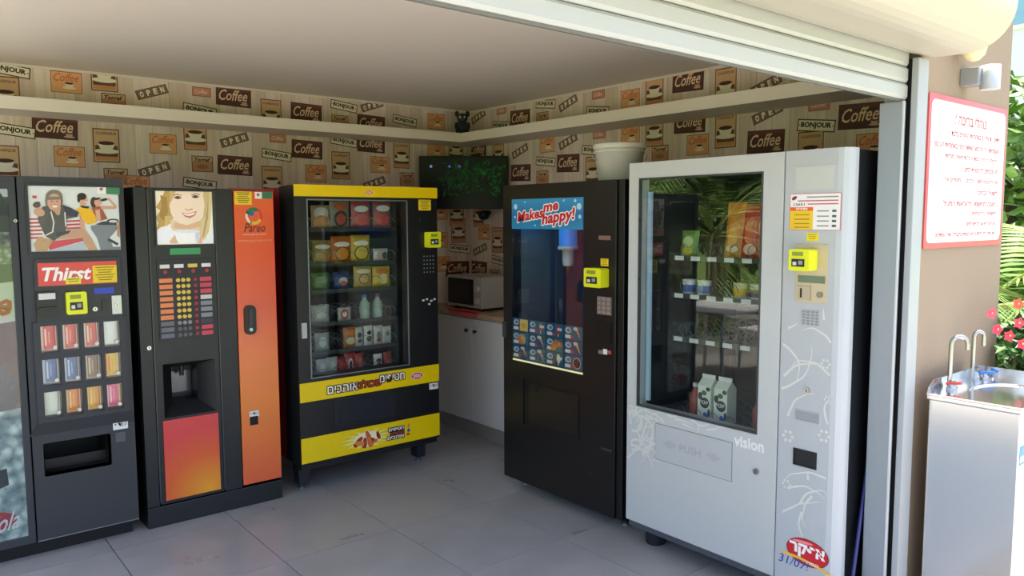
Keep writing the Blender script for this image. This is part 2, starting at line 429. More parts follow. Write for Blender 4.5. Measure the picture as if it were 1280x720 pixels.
gr = thing('guide_rail', (3.02, YO, 0), 'white aluminium guide post at the right end of the opening', 'rail')
MB().wbox((2.986, YO-0.025, 0), (3.072, YO+0.0, 2.206), C('#a3a7aa', 0.4)).build('front_face', gr, bevel=0.003)
MB().wbox((3.0, YO, 0), (3.055, YO+0.05, 2.206), DARK).build('slot', gr)
MB().wbox((2.988, YO+0.05, 0), (3.054, YO+0.1, 2.235), ALU).build('jamb', gr, bevel=0.003)
MB().wbox((2.955, YO+0.014, 0), (2.985, YO+0.1, 2.05), ALU).build('jamb_cover', gr, bevel=.003)
MB().wbox((2.953, YO+0.008, 0), (2.962, YO+0.014, 2.05), C('#c9cbcb', 0.3)).build('edge_strip', gr)
MB().wbox((X0, YO, 0), (X0+0.1, YO+0.1, 2.24), ALUW).build('trim_3', kind='structure')

# long wall shelf
SHELF = C('#ddd2c0', 0.55)
ws_ = thing('wall_shelf', (3.2, 4.9, 2.215), 'long cream box shelf running round both walls below the ceiling', 'shelf')
MB().wbox((X0+0.01, BY-0.33, 2.215), (BX, BY, 2.285), SHELF).build('back_board', ws_, bevel=0.002)
MB().wbox((BX-0.33, YO+0.1, 2.215), (BX, BY-0.33, 2.285), SHELF).build('side_board', ws_, bevel=0.002)

# ------------------------------------------------------------------ wallpaper prints (flat, on the walls)
F0 = back_frame(0)
def proto(fn):
    mb = MB(); fn(mb)
    me = bpy.data.meshes.new('wallpaper_sign'); me.from_pydata([tuple(v) for v in mb.v], [], mb.f)
    for m in mb.mats: me.materials.append(m)
    me.polygons.foreach_set('material_index', mb.m); me.update()
    return me
def cup(mb, x, y, s, m, dk, d):
    mb.ell(F0, x, y-0.10*s, 0.62*s, 0.13*s, d, m)
    mb.poly(F0, [(x-0.42*s, y+0.32*s), (x+0.42*s, y+0.32*s), (x+0.36*s, y+0.1*s), (x+0.2*s, y-0.1*s), (x-0.2*s, y-0.1*s), (x-0.36*s, y+0.1*s)], d+0.0002, m)
    mb.ell(F0, x, y+0.32*s, 0.42*s, 0.1*s, d+0.0004, dk)
W = lambda h: C(h, 0.75)
def p_coffee(mb):
    mb.rect(F0, (-.108,.108,-.056,.056), .0006, W('#3d211a')); mb.rect(F0, (-.105,.105,-.053,.053), .0008, W('#54302a'))
    mb.rect(F0, (-.105,.105,.034,.053), .0010, W('#6b3a33'))
    mb.text(F0, 'Coffee', (-.09,.085,-.024,.038), .0014, W('#e6c3a0'), rot=.04, shear=.35, bold=.012)
    cup(mb, .066, -.036, .042, W('#caa088'), W('#7a4a3a'), .0012)
def p_bonjour(mb):
    mb.rect(F0, (-.088,.088,-.026,.026), .0006, W('#4a3629')); mb.rect(F0, (-.083,.083,-.021,.021), .0008, W('#e4d8bd'))
    mb.text(F0, 'BONJOUR', (-.071,.071,-.0145,.0145), .0012, W('#34241b'), bold=.045)
    for x in (-.078, .078): mb.ell(F0, x, 0, .003, .003, .0012, W('#3b2a20'), 8)
def p_open(mb):
    mb.rect(F0, (-.082,.082,-.024,.024), .0006, W('#5a4436')); mb.rect(F0, (-.079,.079,-.021,.021), .0008, W('#80644f'))
    for i, ch in enumerate('OPEN'):
        x = -.055+.0365*i; mb.text(F0, ch, (x-.010,x+.010,-.015,.015), .0014, W('#f0e6d4'), bold=.045)
def p_classique(mb):
    mb.rect(F0, (-.062,.062,-.08,.08), .0006, W('#6b4733')); mb.rect(F0, (-.057,.057,-.075,.075), .0008, W('#cfa67c'))
    mb.rect(F0, (-.052,.052,-.07,.0), .0010, W('#694330')); mb.rect(F0, (-.052,.052,-.07,-.052), .0012, W('#c98a5a'))
    mb.text(F0, 'CLASSIQUE', (-.047,.047,.05,.064), .0012, W('#5c3726'), bold=.02)
    cup(mb, 0, -.018, .092, W('#e8dcc4'), W('#4a2c1f'), .0014)
def p_orange(mb):
    mb.rect(F0, (-.072,.072,-.05,.05), .0006, W('#8a5230')); mb.rect(F0, (-.069,.069,-.047,.047), .0008, W('#dfa473'))
    mb.text(F0, 'Coffee', (-.058,.058,.004,.042), .0012, W('#c4683c'), shear=.4, rot=.03, bold=.01)
    cup(mb, .012, -.02, .05, W('#ecd9ba'), W('#4a2c1f'), .0012)
def p_torref(mb):
    mb.rect(F0, (-.056,.056,-.042,.042), .0006, W('#5b4030')); mb.rect(F0, (-.052,.052,-.038,.038), .0008, W('#cda982'))
    mb.rect(F0, (-.052,.052,-.038,.012), .0010, W('#b98460'))
    mb.text(F0, 'Torref', (-.042,.042,.012,.032), .0012, W('#3c271c'), shear=.25, bold=.03)
    mb.ell(F0, 0, -.014, .03, .012, .0012, W('#a06a4a'))
def p_red(mb):
    mb.rect(F0, (-.05,.05,-.025,.025), .0006, W('#7a4436')); mb.rect(F0, (-.047,.047,-.022,.022), .0008, W('#c6846c'))
    mb.text(F0, 'Coffee', (-.036,.03,-.01,.012), .0012, W('#f0d8c0'), shear=.3)
PR = {k: proto(fn) for k, fn in dict(C=p_coffee, B=p_bonjour, O=p_open, K=p_classique, R=p_orange, T=p_torref, S=p_red).items()}
PSC = dict(C=(1.09,1.14), B=(1.23,1.25), O=(1.18,1.2), K=(1.19,1.27), R=(1.14,1.24), T=(1.22,1.24), S=(1.2,1.2))
ROT = dict(C=-.03, B=-.12, O=.33, K=0, R=0, T=0, S=0)
FB, FR = back_frame(BY), side_frame(BX)
def prints(F, wall, rz, items, n):
    for i, (k, x, y) in enumerate(items):
        a, b_ = F.px(x, y)
        o = bpy.data.objects.new('wallpaper_sign', PR[k]); COL.objects.link(o); o.parent = wall
        o.location = F.P(a, b_, 0.0001*(i % 3)); o.rotation_euler = (0, -ROT[k], 0)
        o.scale = (PSC[k][0], 1, PSC[k][1])
        o.rotation_euler = (Matrix.Rotation(rz, 3, 'Z') @ Matrix.Rotation(-ROT[k], 3, 'Y')).to_euler()
BACKP = [('B',10,87),('K',6,118),('R',83,103),('K',130,93),('O',190,115),('T',142,128),('S',252,115),('C',292,121),('B',250,138),('K',339,143),
 ('C',383,141),('B',430,133),('O',465,132),('C',464,155),('B',506,151),('R',545,152),('T',425,153),
 ('B',17,163),('C',69,160),('R',87,196),('K',133,182),('K',6,204),('O',193,212),('T',145,221),('R',204,180),('K',244,168),('T',253,205),('O',293,175),
 ('C',294,207),('B',250,230),('S',347,173),('B',346,194),('C',384,187),('K',340,226),('R',395,217),('B',430,177),('C',464,180),('K',426,207),('R',475,206),
 ('K',502,194),('O',468,229),('T',509,224),('R',545,188),('K',570,186),('R',549,265),('K',571,266),('R',549,300),('B',575,311),('K',573,288),('R',553,330),('C',572,336),
 ('O',20,235),('C',60,250),('R',170,232)]
SIDEP = [('O',598,146),('S',627,138),('B',626,157),('C',650,148),('B',682,130),('O',710,129),('T',678,149),('S',748,118),('B',747,139),('R',788,124),('K',818,112),
 ('C',860,101),('K',907,107),('O',958,106),
 ('C',597,188),('K',623,192),('O',650,189),('C',651,216),('R',684,180),('O',710,177),('B',682,202),('C',710,204),('S',749,168),('B',741,188),('R',788,169),('K',741,214),
 ('T',678,222),('K',818,163),('T',825,192),('C',862,153),('R',872,181),('K',907,163),('O',959,142),('C',957,177),('B',1020,157),('C',1076,145),('S',1024,131),('K',1013,188),('R',1090,182),
 ('K',598,268),('O',600,312),('C',598,336),('R',605,290),('K',622,300),('B',625,326),('T',618,345)]
prints(FB, WB, 0.0, BACKP, 0)
prints(FR, WR, -math.pi/2, SIDEP, 1)
# ================================================================== vending machines
def sticker(F, r, par, bg, lines=4, ink='#5a5020', name='sticker', d=0.0, head=None):
    mb = MB(); a0,a1,b0,b1 = r
    mb.box(F, a0,a1,b0,b1, d, d+.0010, C(bg, .5))
    h = (b1-b0)/(lines+1)
    for i in range(lines):
        b_ = b1-h*(i+.8); w = (a1-a0)*(.78-.12*((i*7)%3))
        ca = (a0+a1)/2
        mb.rect(F, (ca-w/2, ca+w/2, b_-h*.22, b_+h*.22), d+.0014, C(ink, .6))
    return mb.build(name, par)
def card_reader(F, r, par, dep=.045, d=0.0):
    a0,a1,b0,b1 = r; w, h = a1-a0, b1-b0
    o = MB().rrect(F, r, min(w,h)*.1, d, d+dep, READER).build('card_reader', par)
    MB().box(F, a0+.18*w, a1-.3*w, b1-.3*h, b1-.12*h, d+dep-.002, d+dep+.002, C('#8d9a3c', .3)).build('display', o)
    mb = MB().box(F, a0+.16*w, a1-.22*w, b0+.2*h, b0+.55*h, d+dep-.002, d+dep+.002, C('#16181a', .4))
    mb.rect(F, (a0+.22*w, a0+.4*w, b0+.26*h, b0+.42*h), d+dep+.0026, C('#dcdcdc', .5))
    mb.rect(F, (a0+.5*w, a0+.7*w, b0+.3*h, b0+.48*h), d+dep+.0026, C('#9a9ca0', .5))
    mb.build('swipe_slot', o)
    return o
def keypad(F, r, par, cols, rows, bg, key, d=0.0, rnd=True, fill=.55):
    a0,a1,b0,b1 = r
    o = MB().box(F, a0,a1,b0,b1, d, d+.004, bg).build('keypad', par)
    cw, ch = (a1-a0)/cols, (b1-b0)/rows
    for i in range(cols):
        for j in range(rows):
            ca, cb = a0+cw*(i+.5), b0+ch*(j+.5); k = MB()
            if rnd: k.cyl(F, ca, cb, min(cw,ch)*fill/2, d+.004, d+.0065, key, 8)
            else: k.box(F, ca-cw*fill/2, ca+cw*fill/2, cb-ch*fill/2, cb+ch*fill/2, d+.004, d+.0065, key)
            k.build('key', o)
    return o
def lock(F, x, y, par, r=.012, d=0.0, name='lock'):
    a, b_ = F.px(x, y)
    o = MB().cyl(F, a, b_, r, d, d+.008, CHROME, 16).build(name, par)
    MB().box(F, a-r*.15, a+r*.15, b_-r*.5, b_+r*.5, d+.008, d+.0085, DARK).build('keyhole', o)
    return o
def change_label(F, r, par, d=0.0, dark=True):
    mb = MB().box(F, *r, d, d+.0010, C('#e8e8e6' if dark else '#222222', .5)); a0,a1,b0,b1 = r; w, h = a1-a0, b1-b0
    mb.text(F, HEB('עודף'), (a0+.1*w, a1-.1*w, b0+.2*h, b1-.2*h), d+.0015, C('#111122' if dark else '#eeeeee', .6), bold=.02)
    return mb.build('change_sticker', par)
def feet(par, pts, r, h, m, name='foot'):
    for x, y in pts:
        MB().lathe((x, y, 0), [(r*1.15, 0), (r*1.15, h*.2), (r, h*.28), (r, h)], m, 14).build(name, par)

# ---- drinks can machine (far left) -------------------------------------------------
F = back_frame(4.22)
A0, A1, B0, B1 = 0.085, 0.957, 0.078, 1.826
cola = thing('drinks_vending_machine', ((A0+A1)/2, 4.62, 0), 'dark grey drinks machine with twelve can windows and a red Thirst strip', 'vending machine')
DG = C('#34363a', .5); DG2 = C('#2b2d31', .45)
mb = MB().box(F, A0, A1, B0, B1, -.80, -.32, DG2)
mb.box(F, A0, A0+.02, B0, B1, -.32, -.05, DG2); mb.box(F, A1-.02, A1, B0, B1, -.32, -.05, DG2); mb.box(F, A0+.02, A1-.02, B1-.02, B1, -.32, -.05, DG2); mb.box(F, A0+.02, A1-.02, B0, B0+.02, -.32, -.05, DG2)
mb.build('cabinet', cola)
MB().box(F, A0+.02, A1-.02, 0.0, B0, -.78, -.06, DARK).build('plinth', cola)
ga, _ = F.px(24, 300)                                    # seam between picture door and control door
pa1, pb1 = F.px(9.5, 236); _, pb0 = F.px(29, 672)
o = MB().ring(F, (A0, ga-.003, B0, B1), (A0+.05, pa1, pb0, pb1), -.05, 0, DG).build('picture_frame', cola, bevel=.004)
ICE = cell_mat('printed_ice', [(0.0, '#ffffff'), (.14, '#d8e2da'), (.26, '#9fb0ae'), (.5, '#6a7a80')], 20)
pm = MB(); LP = (A0+.05, pa1)
zb = lambda y: F.px(15, y)[1]
pm.rect(F, (*LP, zb(520), pb1), -.012, C('#5d5a57', .25)); pm.rect(F, (*LP, pb0, zb(512)), -.0115, ICE)
pm.rect(F, (*LP, zb(246), pb1), -.0112, C('#dfe3e2', .25)); pm.poly(F, [(LP[0], zb(238)), (LP[1]-.03, zb(240)), (LP[1], zb(256)), (LP[1], zb(270)), (LP[0], zb(262))], -.0110, C('#44474b', .25))
pm.rect(F, (*LP, zb(330), zb(290)), -.0108, cell_mat('printed_foliage', [(0, '#c9c7bd'), (.3, '#77756d'), (.6, '#4a4946')], 40))
pm.poly(F, [(LP[0], zb(362)), (LP[1], zb(352)), (LP[1], zb(402)), (LP[0], zb(412))], -.0106, C('#d8d2c4', .25))
pm.text(F, 'Coke', (LP[1]-.30, LP[1]-.01, zb(396), zb(366)), -.0102, C('#c2262b', .3), shear=.3, bold=.03, slope=.05)
pm.poly(F, [(LP[0], zb(412)), (LP[1], zb(402)), (LP[1], zb(505)), (LP[0], zb(515))], -.0104, C('#5c3436', .25))
pm.poly(F, [(LP[0], zb(455)), (LP[1]-.05, zb(455)), (LP[1]-.01, zb(480)), (LP[1]-.02, zb(512)), (LP[0], zb(520))], -.0102, C('#4b4a55', .25))
pm.ell(F, LP[1]-.16, zb(650), .12, .05, -.0100, C('#b91f26', .3))
pm.poly(F, [(LP[0], zb(595)), (LP[1]-.07, zb(585)), (LP[1]-.065, zb(606)), (LP[0], zb(630))], -.0101, C('#15161c', .3))
pm.text(F, 'Cola', (LP[1]-.17, LP[1]-.03, zb(664), zb(641)), -.0095, C('#f1f1ee', .3), shear=.5, bold=.012, slope=.12)
pm.rect(F, (LP[0], LP[1], pb0, pb1), -.02, C('#3a3a3a', .3))
pm.build('advert_picture', cola, label='printed picture with ice and a red drink label')
MB().box(F, A0+.05, pa1, pb0, pb1, -.006, -.003, GLASS).build('picture_glass', cola)
lock(F, 19, 276, cola, .008)
# control door
wx = lambda tl, br: F.rp(tl, br)
cells = []
ca = [(F.px(50.5,424)[0], F.px(73,424)[0]), (F.px(78,421)[0], F.px(99,421)[0]), (F.px(104.5,419)[0], F.px(125,419)[0]), (F.px(129.4,417)[0], F.px(149.6,417)[0])]
cb = [(F.px(62,440)[1], F.px(62,407)[1]), (F.px(64,481)[1], F.px(64,448.6)[1]), (F.px(66,521.5)[1], F.px(66,489)[1])]
hole = wx((55,556), (139,580))
grid = (ca[0][0], ca[3][1], cb[2][0], cb[0][1])
mb = MB()
L0, L1 = ga+.003, A1
mb.box(F, L0, L1, grid[3], B1, -.05, 0, DG)                           # above windows
mb.box(F, L0, grid[0], hole[2]*0+hole[3], grid[3], -.05, 0, DG); mb.box(F, grid[1], L1, hole[3], grid[3], -.05, 0, DG)
for j in range(2): mb.box(F, grid[0], grid[1], cb[j+1][1], cb[j][0], -.05, 0, DG)
for j in range(3):
    for i in range(3): mb.box(F, ca[i][1], ca[i+1][0], cb[j][0], cb[j][1], -.05, 0, DG)
mb.box(F, grid[0], grid[1], hole[3], grid[2], -.05, 0, DG)
mb.box(F, L0, hole[0], hole[2], hole[3], -.05, 0, DG); mb.box(F, hole[1], L1, hole[2], hole[3], -.05, 0, DG)
mb.box(F, L0, L1, B0, hole[2], -.05, 0, DG)
mb.build('control_door', cola, label='dark control door with can windows and delivery slot')
MB().box(F, L0, L1, B0+.002, B0+.006, 0, .002, C('#8a8d92', .3, .5)).build('bottom_trim', cola)
# bulging surround of the window block and slope above the slot
mb = MB()
g0, g1, h0, h1 = grid[0]-.03, grid[1]+.03, grid[2]-.02, grid[3]+.02
mb.ring(F, (g0, g1, h0, h1), grid, 0, .014, DG)
for i in range(3): mb.box(F, ca[i][1], ca[i+1][0], grid[2], grid[3], 0, .014, DG)
for j in range(2):
    for i in range(4): mb.box(F, ca[i][0], ca[i][1], cb[j+1][1], cb[j][0], 0, .014, DG)
mb.add([F.P(g0,h0,.014), F.P(g1,h0,.014), F.P(g1+.02,h0-.06,0), F.P(g0-.04,h0-.06,0), F.P(g0,h0,0), F.P(g1,h0,0)], [(3,2,1,0),(3,0,4),(2,5,1)], DG)
mb.build('window_surround', cola)
CANS = [['red','red','red2','white'], ['blue','blue','brown','yellow'], ['pale','orange','amber','pink']]
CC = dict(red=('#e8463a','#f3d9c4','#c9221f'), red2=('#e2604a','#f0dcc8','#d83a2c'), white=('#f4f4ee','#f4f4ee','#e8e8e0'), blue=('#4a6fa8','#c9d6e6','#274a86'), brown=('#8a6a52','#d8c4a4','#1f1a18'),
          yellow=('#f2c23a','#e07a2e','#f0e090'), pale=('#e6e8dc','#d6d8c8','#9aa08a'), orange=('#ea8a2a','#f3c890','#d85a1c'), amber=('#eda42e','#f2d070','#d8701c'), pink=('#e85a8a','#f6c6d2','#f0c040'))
for j in range(3):
    for i in range(4):
        a0, a1 = ca[i]; b0, b1 = cb[j]; w, h = a1-a0, b1-b0
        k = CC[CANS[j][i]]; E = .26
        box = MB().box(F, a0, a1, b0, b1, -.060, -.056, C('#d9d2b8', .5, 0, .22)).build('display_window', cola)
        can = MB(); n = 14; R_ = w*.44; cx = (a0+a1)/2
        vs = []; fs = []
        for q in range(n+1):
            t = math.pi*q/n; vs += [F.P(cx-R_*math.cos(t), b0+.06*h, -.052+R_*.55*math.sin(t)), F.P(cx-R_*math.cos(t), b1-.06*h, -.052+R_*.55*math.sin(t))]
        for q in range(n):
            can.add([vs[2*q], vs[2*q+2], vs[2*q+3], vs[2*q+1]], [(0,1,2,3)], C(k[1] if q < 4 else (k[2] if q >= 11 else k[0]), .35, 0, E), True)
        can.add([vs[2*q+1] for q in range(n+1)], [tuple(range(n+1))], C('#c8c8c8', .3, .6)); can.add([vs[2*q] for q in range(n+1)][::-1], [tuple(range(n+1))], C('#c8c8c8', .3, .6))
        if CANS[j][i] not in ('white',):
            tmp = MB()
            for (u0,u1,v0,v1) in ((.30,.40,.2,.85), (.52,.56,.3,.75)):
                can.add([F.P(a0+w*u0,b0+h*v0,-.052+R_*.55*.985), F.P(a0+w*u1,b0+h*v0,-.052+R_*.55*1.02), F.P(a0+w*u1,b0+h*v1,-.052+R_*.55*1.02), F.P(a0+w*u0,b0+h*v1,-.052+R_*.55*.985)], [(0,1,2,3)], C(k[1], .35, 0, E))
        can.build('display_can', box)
        MB().cyl(F, a1-.018, b0+.022, .009, -.004, .018, C('#d8d4c8', .35), 10).build('select_button', box)
        MB().box(F, a0, a1, b0, b1, .001, .003, GLASS).build('window_pane', box)
# delivery slot
mb = MB(); a0,a1,b0,b1 = hole
mb.box(F, a0, a1, b0, b1, -.30, -.29, DARK); mb.box(F, a0, a1, b0-.004, b0, -.3, 0, DARK); mb.box(F, a0, a1, b1, b1+.004, -.3, 0, DARK)
mb.box(F, a0-.004, a0, b0, b1, -.3, 0, DARK); mb.box(F, a1, a1+.004, b0, b1, -.3, 0, DARK); mb.box(F, a0, a1, b0, b0+.05, -.12, -.11, C('#1a1b1e', .4))
mb.build('delivery_slot', cola)
change_label(F, wx((141,527.5), (160,535)), cola); MB().box(F, *wx((144,541),(157,551)), 0, .004, C('#555a60', .4, .4)).build('coin_return', cola)
# poster with three people, zoom coordinates of the print
z = lambda pts: F.zm(30, 225, 7.2, pts)
pst = MB(); d = .0012
def pz(pts, col): 
    global d
    d += .00012; pst.poly(F, z([(min(max(x, 33), 868), min(max(y, 52), 640)) for x, y in pts]), d, C(col, .3))
def ez(x, y, rx, ry, col, rot=0):
    pz([(x+rx*math.cos(t)*math.cos(rot)-ry*math.sin(t)*math.sin(rot), y+rx*math.cos(t)*math.sin(rot)+ry*math.sin(t)*math.cos(rot)) for t in [2*math.pi*i/16 for i in range(16)]], col)
pr = F.rp((34,232), (151,312))
pst.rect(F, pr, d, C('#dfe2de', .3))
for i in range(6):
    y = 345+34*i; pz([(45+i*2,y), (165,y-4), (165,y+12), (46+i*2,y+16)], '#c4484e'); 
for i in range(3):
    y = 365+32*i; pz([(365,y), (525,y-8), (525,y+8), (365,y+16)], '#c4484e')
pz([(205,555), (540,520), (545,545), (230,630)], '#cf4a58'); pz([(230,632), (545,552), (560,636), (215,645)], '#b9bfc6')
pz([(600,410), (830,380), (842,440), (770,520), (800,600), (870,600), (865,634), (690,634), (655,520), (600,440)], '#7e858c')
pz([(760,520), (850,570), (840,590), (750,545)], '#3a3a40'); pz([(640,400), (700,375), (830,360), (832,405), (700,405)], '#33353b')
ez(800,368,55,20,'#2f3036'); ez(800,372,38,12,'#d4d4d0')
pz([(845,350), (862,380), (858,520), (835,500), (840,400)], '#c08a72')
pz([(605,240), (690,238), (752,350), (680,368), (640,340)], '#a5543e'); pz([(690,232), (812,238), (748,172), (765,162), (838,240), (820,260), (690,262)], '#d6a184'); pz([(640,270), (680,262), (690,360), (650,370)], '#d8a58a')
ez(626,200,30,48,'#3c2a22'); ez(664,198,34,40,'#d9a68a'); pz([(640,160), (690,158), (680,175), (630,185)], '#3c2a22'); ez(718,178,34,12,'#241a18', -.2)
pz([(468,262), (525,228), (590,245), (640,320), (655,382), (572,402), (535,365), (492,292)], '#f0b818'); pz([(500,228), (590,238), (575,258), (520,250)], '#2c2a30')
pz([(495,310), (535,365), (548,450), (508,440)], '#d8a284'); ez(532,180,40,50,'#d7a284'); ez(518,148,42,32,'#211c1c'); ez(492,170,14,32,'#211c1c')
ez(545,172,5,4,'#2a1c18'); ez(555,200,14,5,'#f0e4dc'); ez(675,192,4,3,'#2a1c18')
pz([(130,510), (262,540), (205,642), (108,646), (85,580)], '#c09a72'); pz([(280,478), (400,450), (540,442), (602,520), (660,634), (585,640), (520,520), (300,535)], '#c79a7c')
pz([(165,240), (240,222), (345,222), (420,250), (492,290), (480,332), (385,350), (372,470), (270,548), (190,505), (150,420), (120,345), (150,290)], '#55534f')
pz([(345,225), (420,250), (492,290), (480,332), (385,320)], '#3a3845'); pz([(280,475), (420,452), (400,480), (300,515)], '#3e424c')
pz([(125,320), (205,262), (215,340), (150,420)], '#5d5a55')
pz([(235,285), (245,280), (272,380), (262,470), (190,505), (185,498), (250,462), (260,380)], '#dcdcd6'); pz([(360,290), (370,290), (380,400), (368,420)], '#dcdcd6')
ez(268,150,76,62,'#7c7468'); ez(205,190,16,50,'#7c7468'); ez(332,190,14,40,'#4c4844')
ez(270,200,62,78,'#d2a084'); pz([(210,150), (330,150), (335,175), (205,180)], '#7c7468'); pz([(255,270), (330,240), (320,310), (300,320)], '#c99a7c')
ez(248,192,7,5,'#3a2a22'); ez(295,192,7,5,'#3a2a22'); ez(275,238,24,9,'#f0e6de'); ez(272,214,9,9,'#c8937a')
ez(135,290,52,36,'#cf9f84', .3); ez(112,225,36,26,'#6a4a48'); ez(118,205,26,10,'#55403c'); pz([(72,140), (110,142), (112,166), (74,164)], '#c8464e')
pz([(655,65), (733,68), (735,125), (657,122)], '#f2f2ee'); pz([(672,75), (708,70), (704,95), (690,90), (690,108), (680,88)], '#b04a52')
pz([(737,66), (858,70), (858,132), (737,126)], '#2e7a50')
for y in (82,100,114): pz([(745,y), (850,y+2), (850,y+5), (745,y+3)], '#6aa886')
pst.build('advert_poster', cola, label='poster of three young people on a striped bench')
MB().ring(F, (pr[0]-.012, pr[1]+.012, pr[2]-.012, pr[3]+.012), pr, 0, .008, DG2).build('poster_frame', cola)
# money panel
r = F.rp((41,324), (153,399))
pan = MB().rrect(F, r, .02, 0, .012, C('#2a2c30', .4)).build('money_panel', cola)
r = F.rp((46,329), (145.5,353))
mb = MB().box(F, *r, .012, .016, C('#dd4f47', .35)); mb.text(F, 'Thirst', (r[0]+.016, r[0]+.016+(r[1]-r[0])*.62, r[2]+.022, r[3]-.022), .0166, C('#f6f2ec', .4), shear=.25, bold=.03)
mb.build('thirst_strip', cola, label='red strip with white Thirst lettering')
sticker(F, F.rp((114.5,332), (145.5,352)), cola, '#f0cf2a', 6, '#9a8420', d=.0168); sticker(F, F.rp((81,347), (100.5,354)), cola, '#e8dc3a', 2, '#8a8420', d=.0168)
r = F.rp((44,365), (72,395)); w = r[1]-r[0]; h = r[3]-r[2]
v = MB().rrect(F, r, .006, .012, .026, C('#17181a', .35)).build('bill_acceptor', cola)
MB().box(F, r[0]+.1*w, r[1]-.1*w, r[3]-.3*h, r[3]-.06*h, .026, .028, C('#d8d8d4', .4)).build('label_plate', v)
MB().box(F, r[0]+.08*w, r[1]-.08*w, r[2]+.3*h, r[2]+.4*h, .026, .04, C('#070707', .3)).build('bill_mouth', v)
card_reader(F, F.rp((80.5,365), (107.5,391)), cola, .03, .012)
MB().box(F, *F.rp((117,360), (142,366)), .012, .014, C('#2a46b8', .4)).build('blue_label', cola)
MB().rrect(F, F.rp((126.5,374), (133,388)), .006, .012, .02, C('#101114', .3)).build('coin_slot', cola)
lock(F, 118, 386, cola, .011, .012, 'reject_button')
o = MB().box(F, *F.rp((138.5,369.5), (151.5,391.5)), .012, .018, C('#b9bcbe', .3, .6)).build('lock_plate', cola); lock(F, 145, 381, cola, .010, .018)

# ---- coffee machine ---------------------------------------------------------------
F = back_frame(4.24)
A0, A1, B1 = 1.005, 1.737, 1.788
cof = thing('coffee_vending_machine', ((A0+A1)/2, 4.62, 0), 'black hot drinks machine with orange side column and picture of a woman', 'vending machine')
mb = MB().box(F, A0, A1, .112, B1, -.72, -.24, BLACK2)
mb.box(F, A0, A0+.02, .112, B1, -.24, -.045, BLACK2); mb.box(F, A1-.02, A1, .112, B1, -.24, -.045, BLACK2); mb.box(F, A0+.02, A1-.02, B1-.02, B1, -.24, -.045, BLACK2)
mb.build('cabinet', cof)
MB().box(F, A0, A1, 0.0, .110, -.70, -.004, C('#191a1f', .42)).build('plinth', cof, bevel=.004)
dl, _ = F.px(192, 400); dr, _ = F.px(273.5, 400)
orr = F.rp((291.5,237.5), (348,597)); orr = (orr[0], A1-.004, orr[2], orr[3])
nich = F.rp((203.5,456), (271,513)); redp = F.rp((203.5,526.5), (276,611))
mb = MB()
mb.box(F, A0, dl-.008, .114, B1, -.045, 0, BLACK); mb.box(F, dr+.004, orr[0]-.004, .114, B1, -.045, 0, BLACK)
mb.build('stile', cof, bevel=.003)
mb = MB()
for a in (dl-.004, dr): mb.box(F, a-.003, a+.003, .13, B1-.01, -.045, .004, C('#4a4a4c', .35, .4))
mb.build('trim_strip', cof)
mb = MB(); mb.box(F, dl, dr-.004, nich[3], B1-.004, -.045, -.004, BLACK); mb.box(F, dl, nich[0], nich[2], nich[3], -.045, -.004, BLACK); mb.box(F, nich[1], dr-.004, nich[2], nich[3], -.045, -.004, BLACK)
mb.box(F, dl, dr-.004, .118, nich[2], -.045, -.004, BLACK)
mb.build('door', cof)
# cup niche: sloping funnel into a dark recess
a0,a1,b0,b1 = nich; w, h = a1-a0, b1-b0; i0,i1,j0,j1 = a0+.24*w, a1-.26*w, b0+.22*h, b1-.12*h
mb = MB(); NG = C('#1b1c1f', .4)
o8 = [F.P(a0,b0,0), F.P(a1,b0,0), F.P(a1,b1,0), F.P(a0,b1,0), F.P(i0,j0,-.09), F.P(i1,j0,-.09), F.P(i1,j1,-.09), F.P(i0,j1,-.09), F.P(i0,j0,-.2), F.P(i1,j0,-.2), F.P(i1,j1,-.2), F.P(i0,j1,-.2)]
mb.add(o8, [(0,1,5,4),(1,2,6,5),(2,3,7,6),(3,0,4,7),(4,5,9,8),(5,6,10,9),(6,7,11,10),(7,4,8,11),(8,9,10,11)], NG)
mb.build('cup_niche', cof)
MB().box(F, i0+.05*w, i1-.02*w, j0+.1*h, j1-.15*h, -.196, -.19, C('#5a5d60', .2, .7)).build('niche_flap', cof)
MB().lathe(F.P((i0+i1)/2, j1-.06, -.14), [(.012, 0), (.014, .06)], C('#2a2a2a', .4), 10).build('spout', cof)
RG, nt, b = nodes_mat('red_to_orange_print')
co = nt.nodes.new('ShaderNodeTexCoord'); gd = nt.nodes.new('ShaderNodeTexGradient'); gd.gradient_type = 'SPHERICAL'; mp = nt.nodes.new('ShaderNodeMapping')
rc = F.P(redp[1]-.06, redp[2]+.02, 0)-WORLD[cof.name]
mp.vector_type = 'POINT'; mp.inputs['Scale'].default_value = (2.6,1,2.9); mp.inputs['Location'].default_value = (-rc.x*2.6, -rc.y, -rc.z*2.9)
rp = nt.nodes.new('ShaderNodeValToRGB'); e = rp.color_ramp.elements; e[0].position = 0; e[0].color = lin('#d84344'); e.new(.45).color = lin('#e0622f'); e[2].position = 1; e[2].color = lin('#f0a22a')
nt.links.new(co.outputs['Object'], mp.inputs[0]); nt.links.new(mp.outputs[0], gd.inputs[0]); nt.links.new(gd.outputs['Fac'], rp.inputs[0]); nt.links.new(rp.outputs[0], b.inputs['Base Color']); b.inputs['Roughness'].default_value = .3
MB().box(F, *redp, -.004, .004, RG).build('red_panel', cof, label='red panel shading to orange')
ORG = ramp_mat('orange_column_print_and_sheen', 2, [(0, '#e2643a'), (.28, '#ee8638'), (.45, '#ee7a3c'), (.62, '#e85a3e'), (.8, '#ec5530'), (1, '#f0642c')], .22, orr[2], orr[3])  # column's own red to orange, with a pinkish reflection painted in the middle
col = MB().box(F, *orr, -.045, .004, ORG).build('orange_column', cof, bevel=.002, label='glossy orange side column')
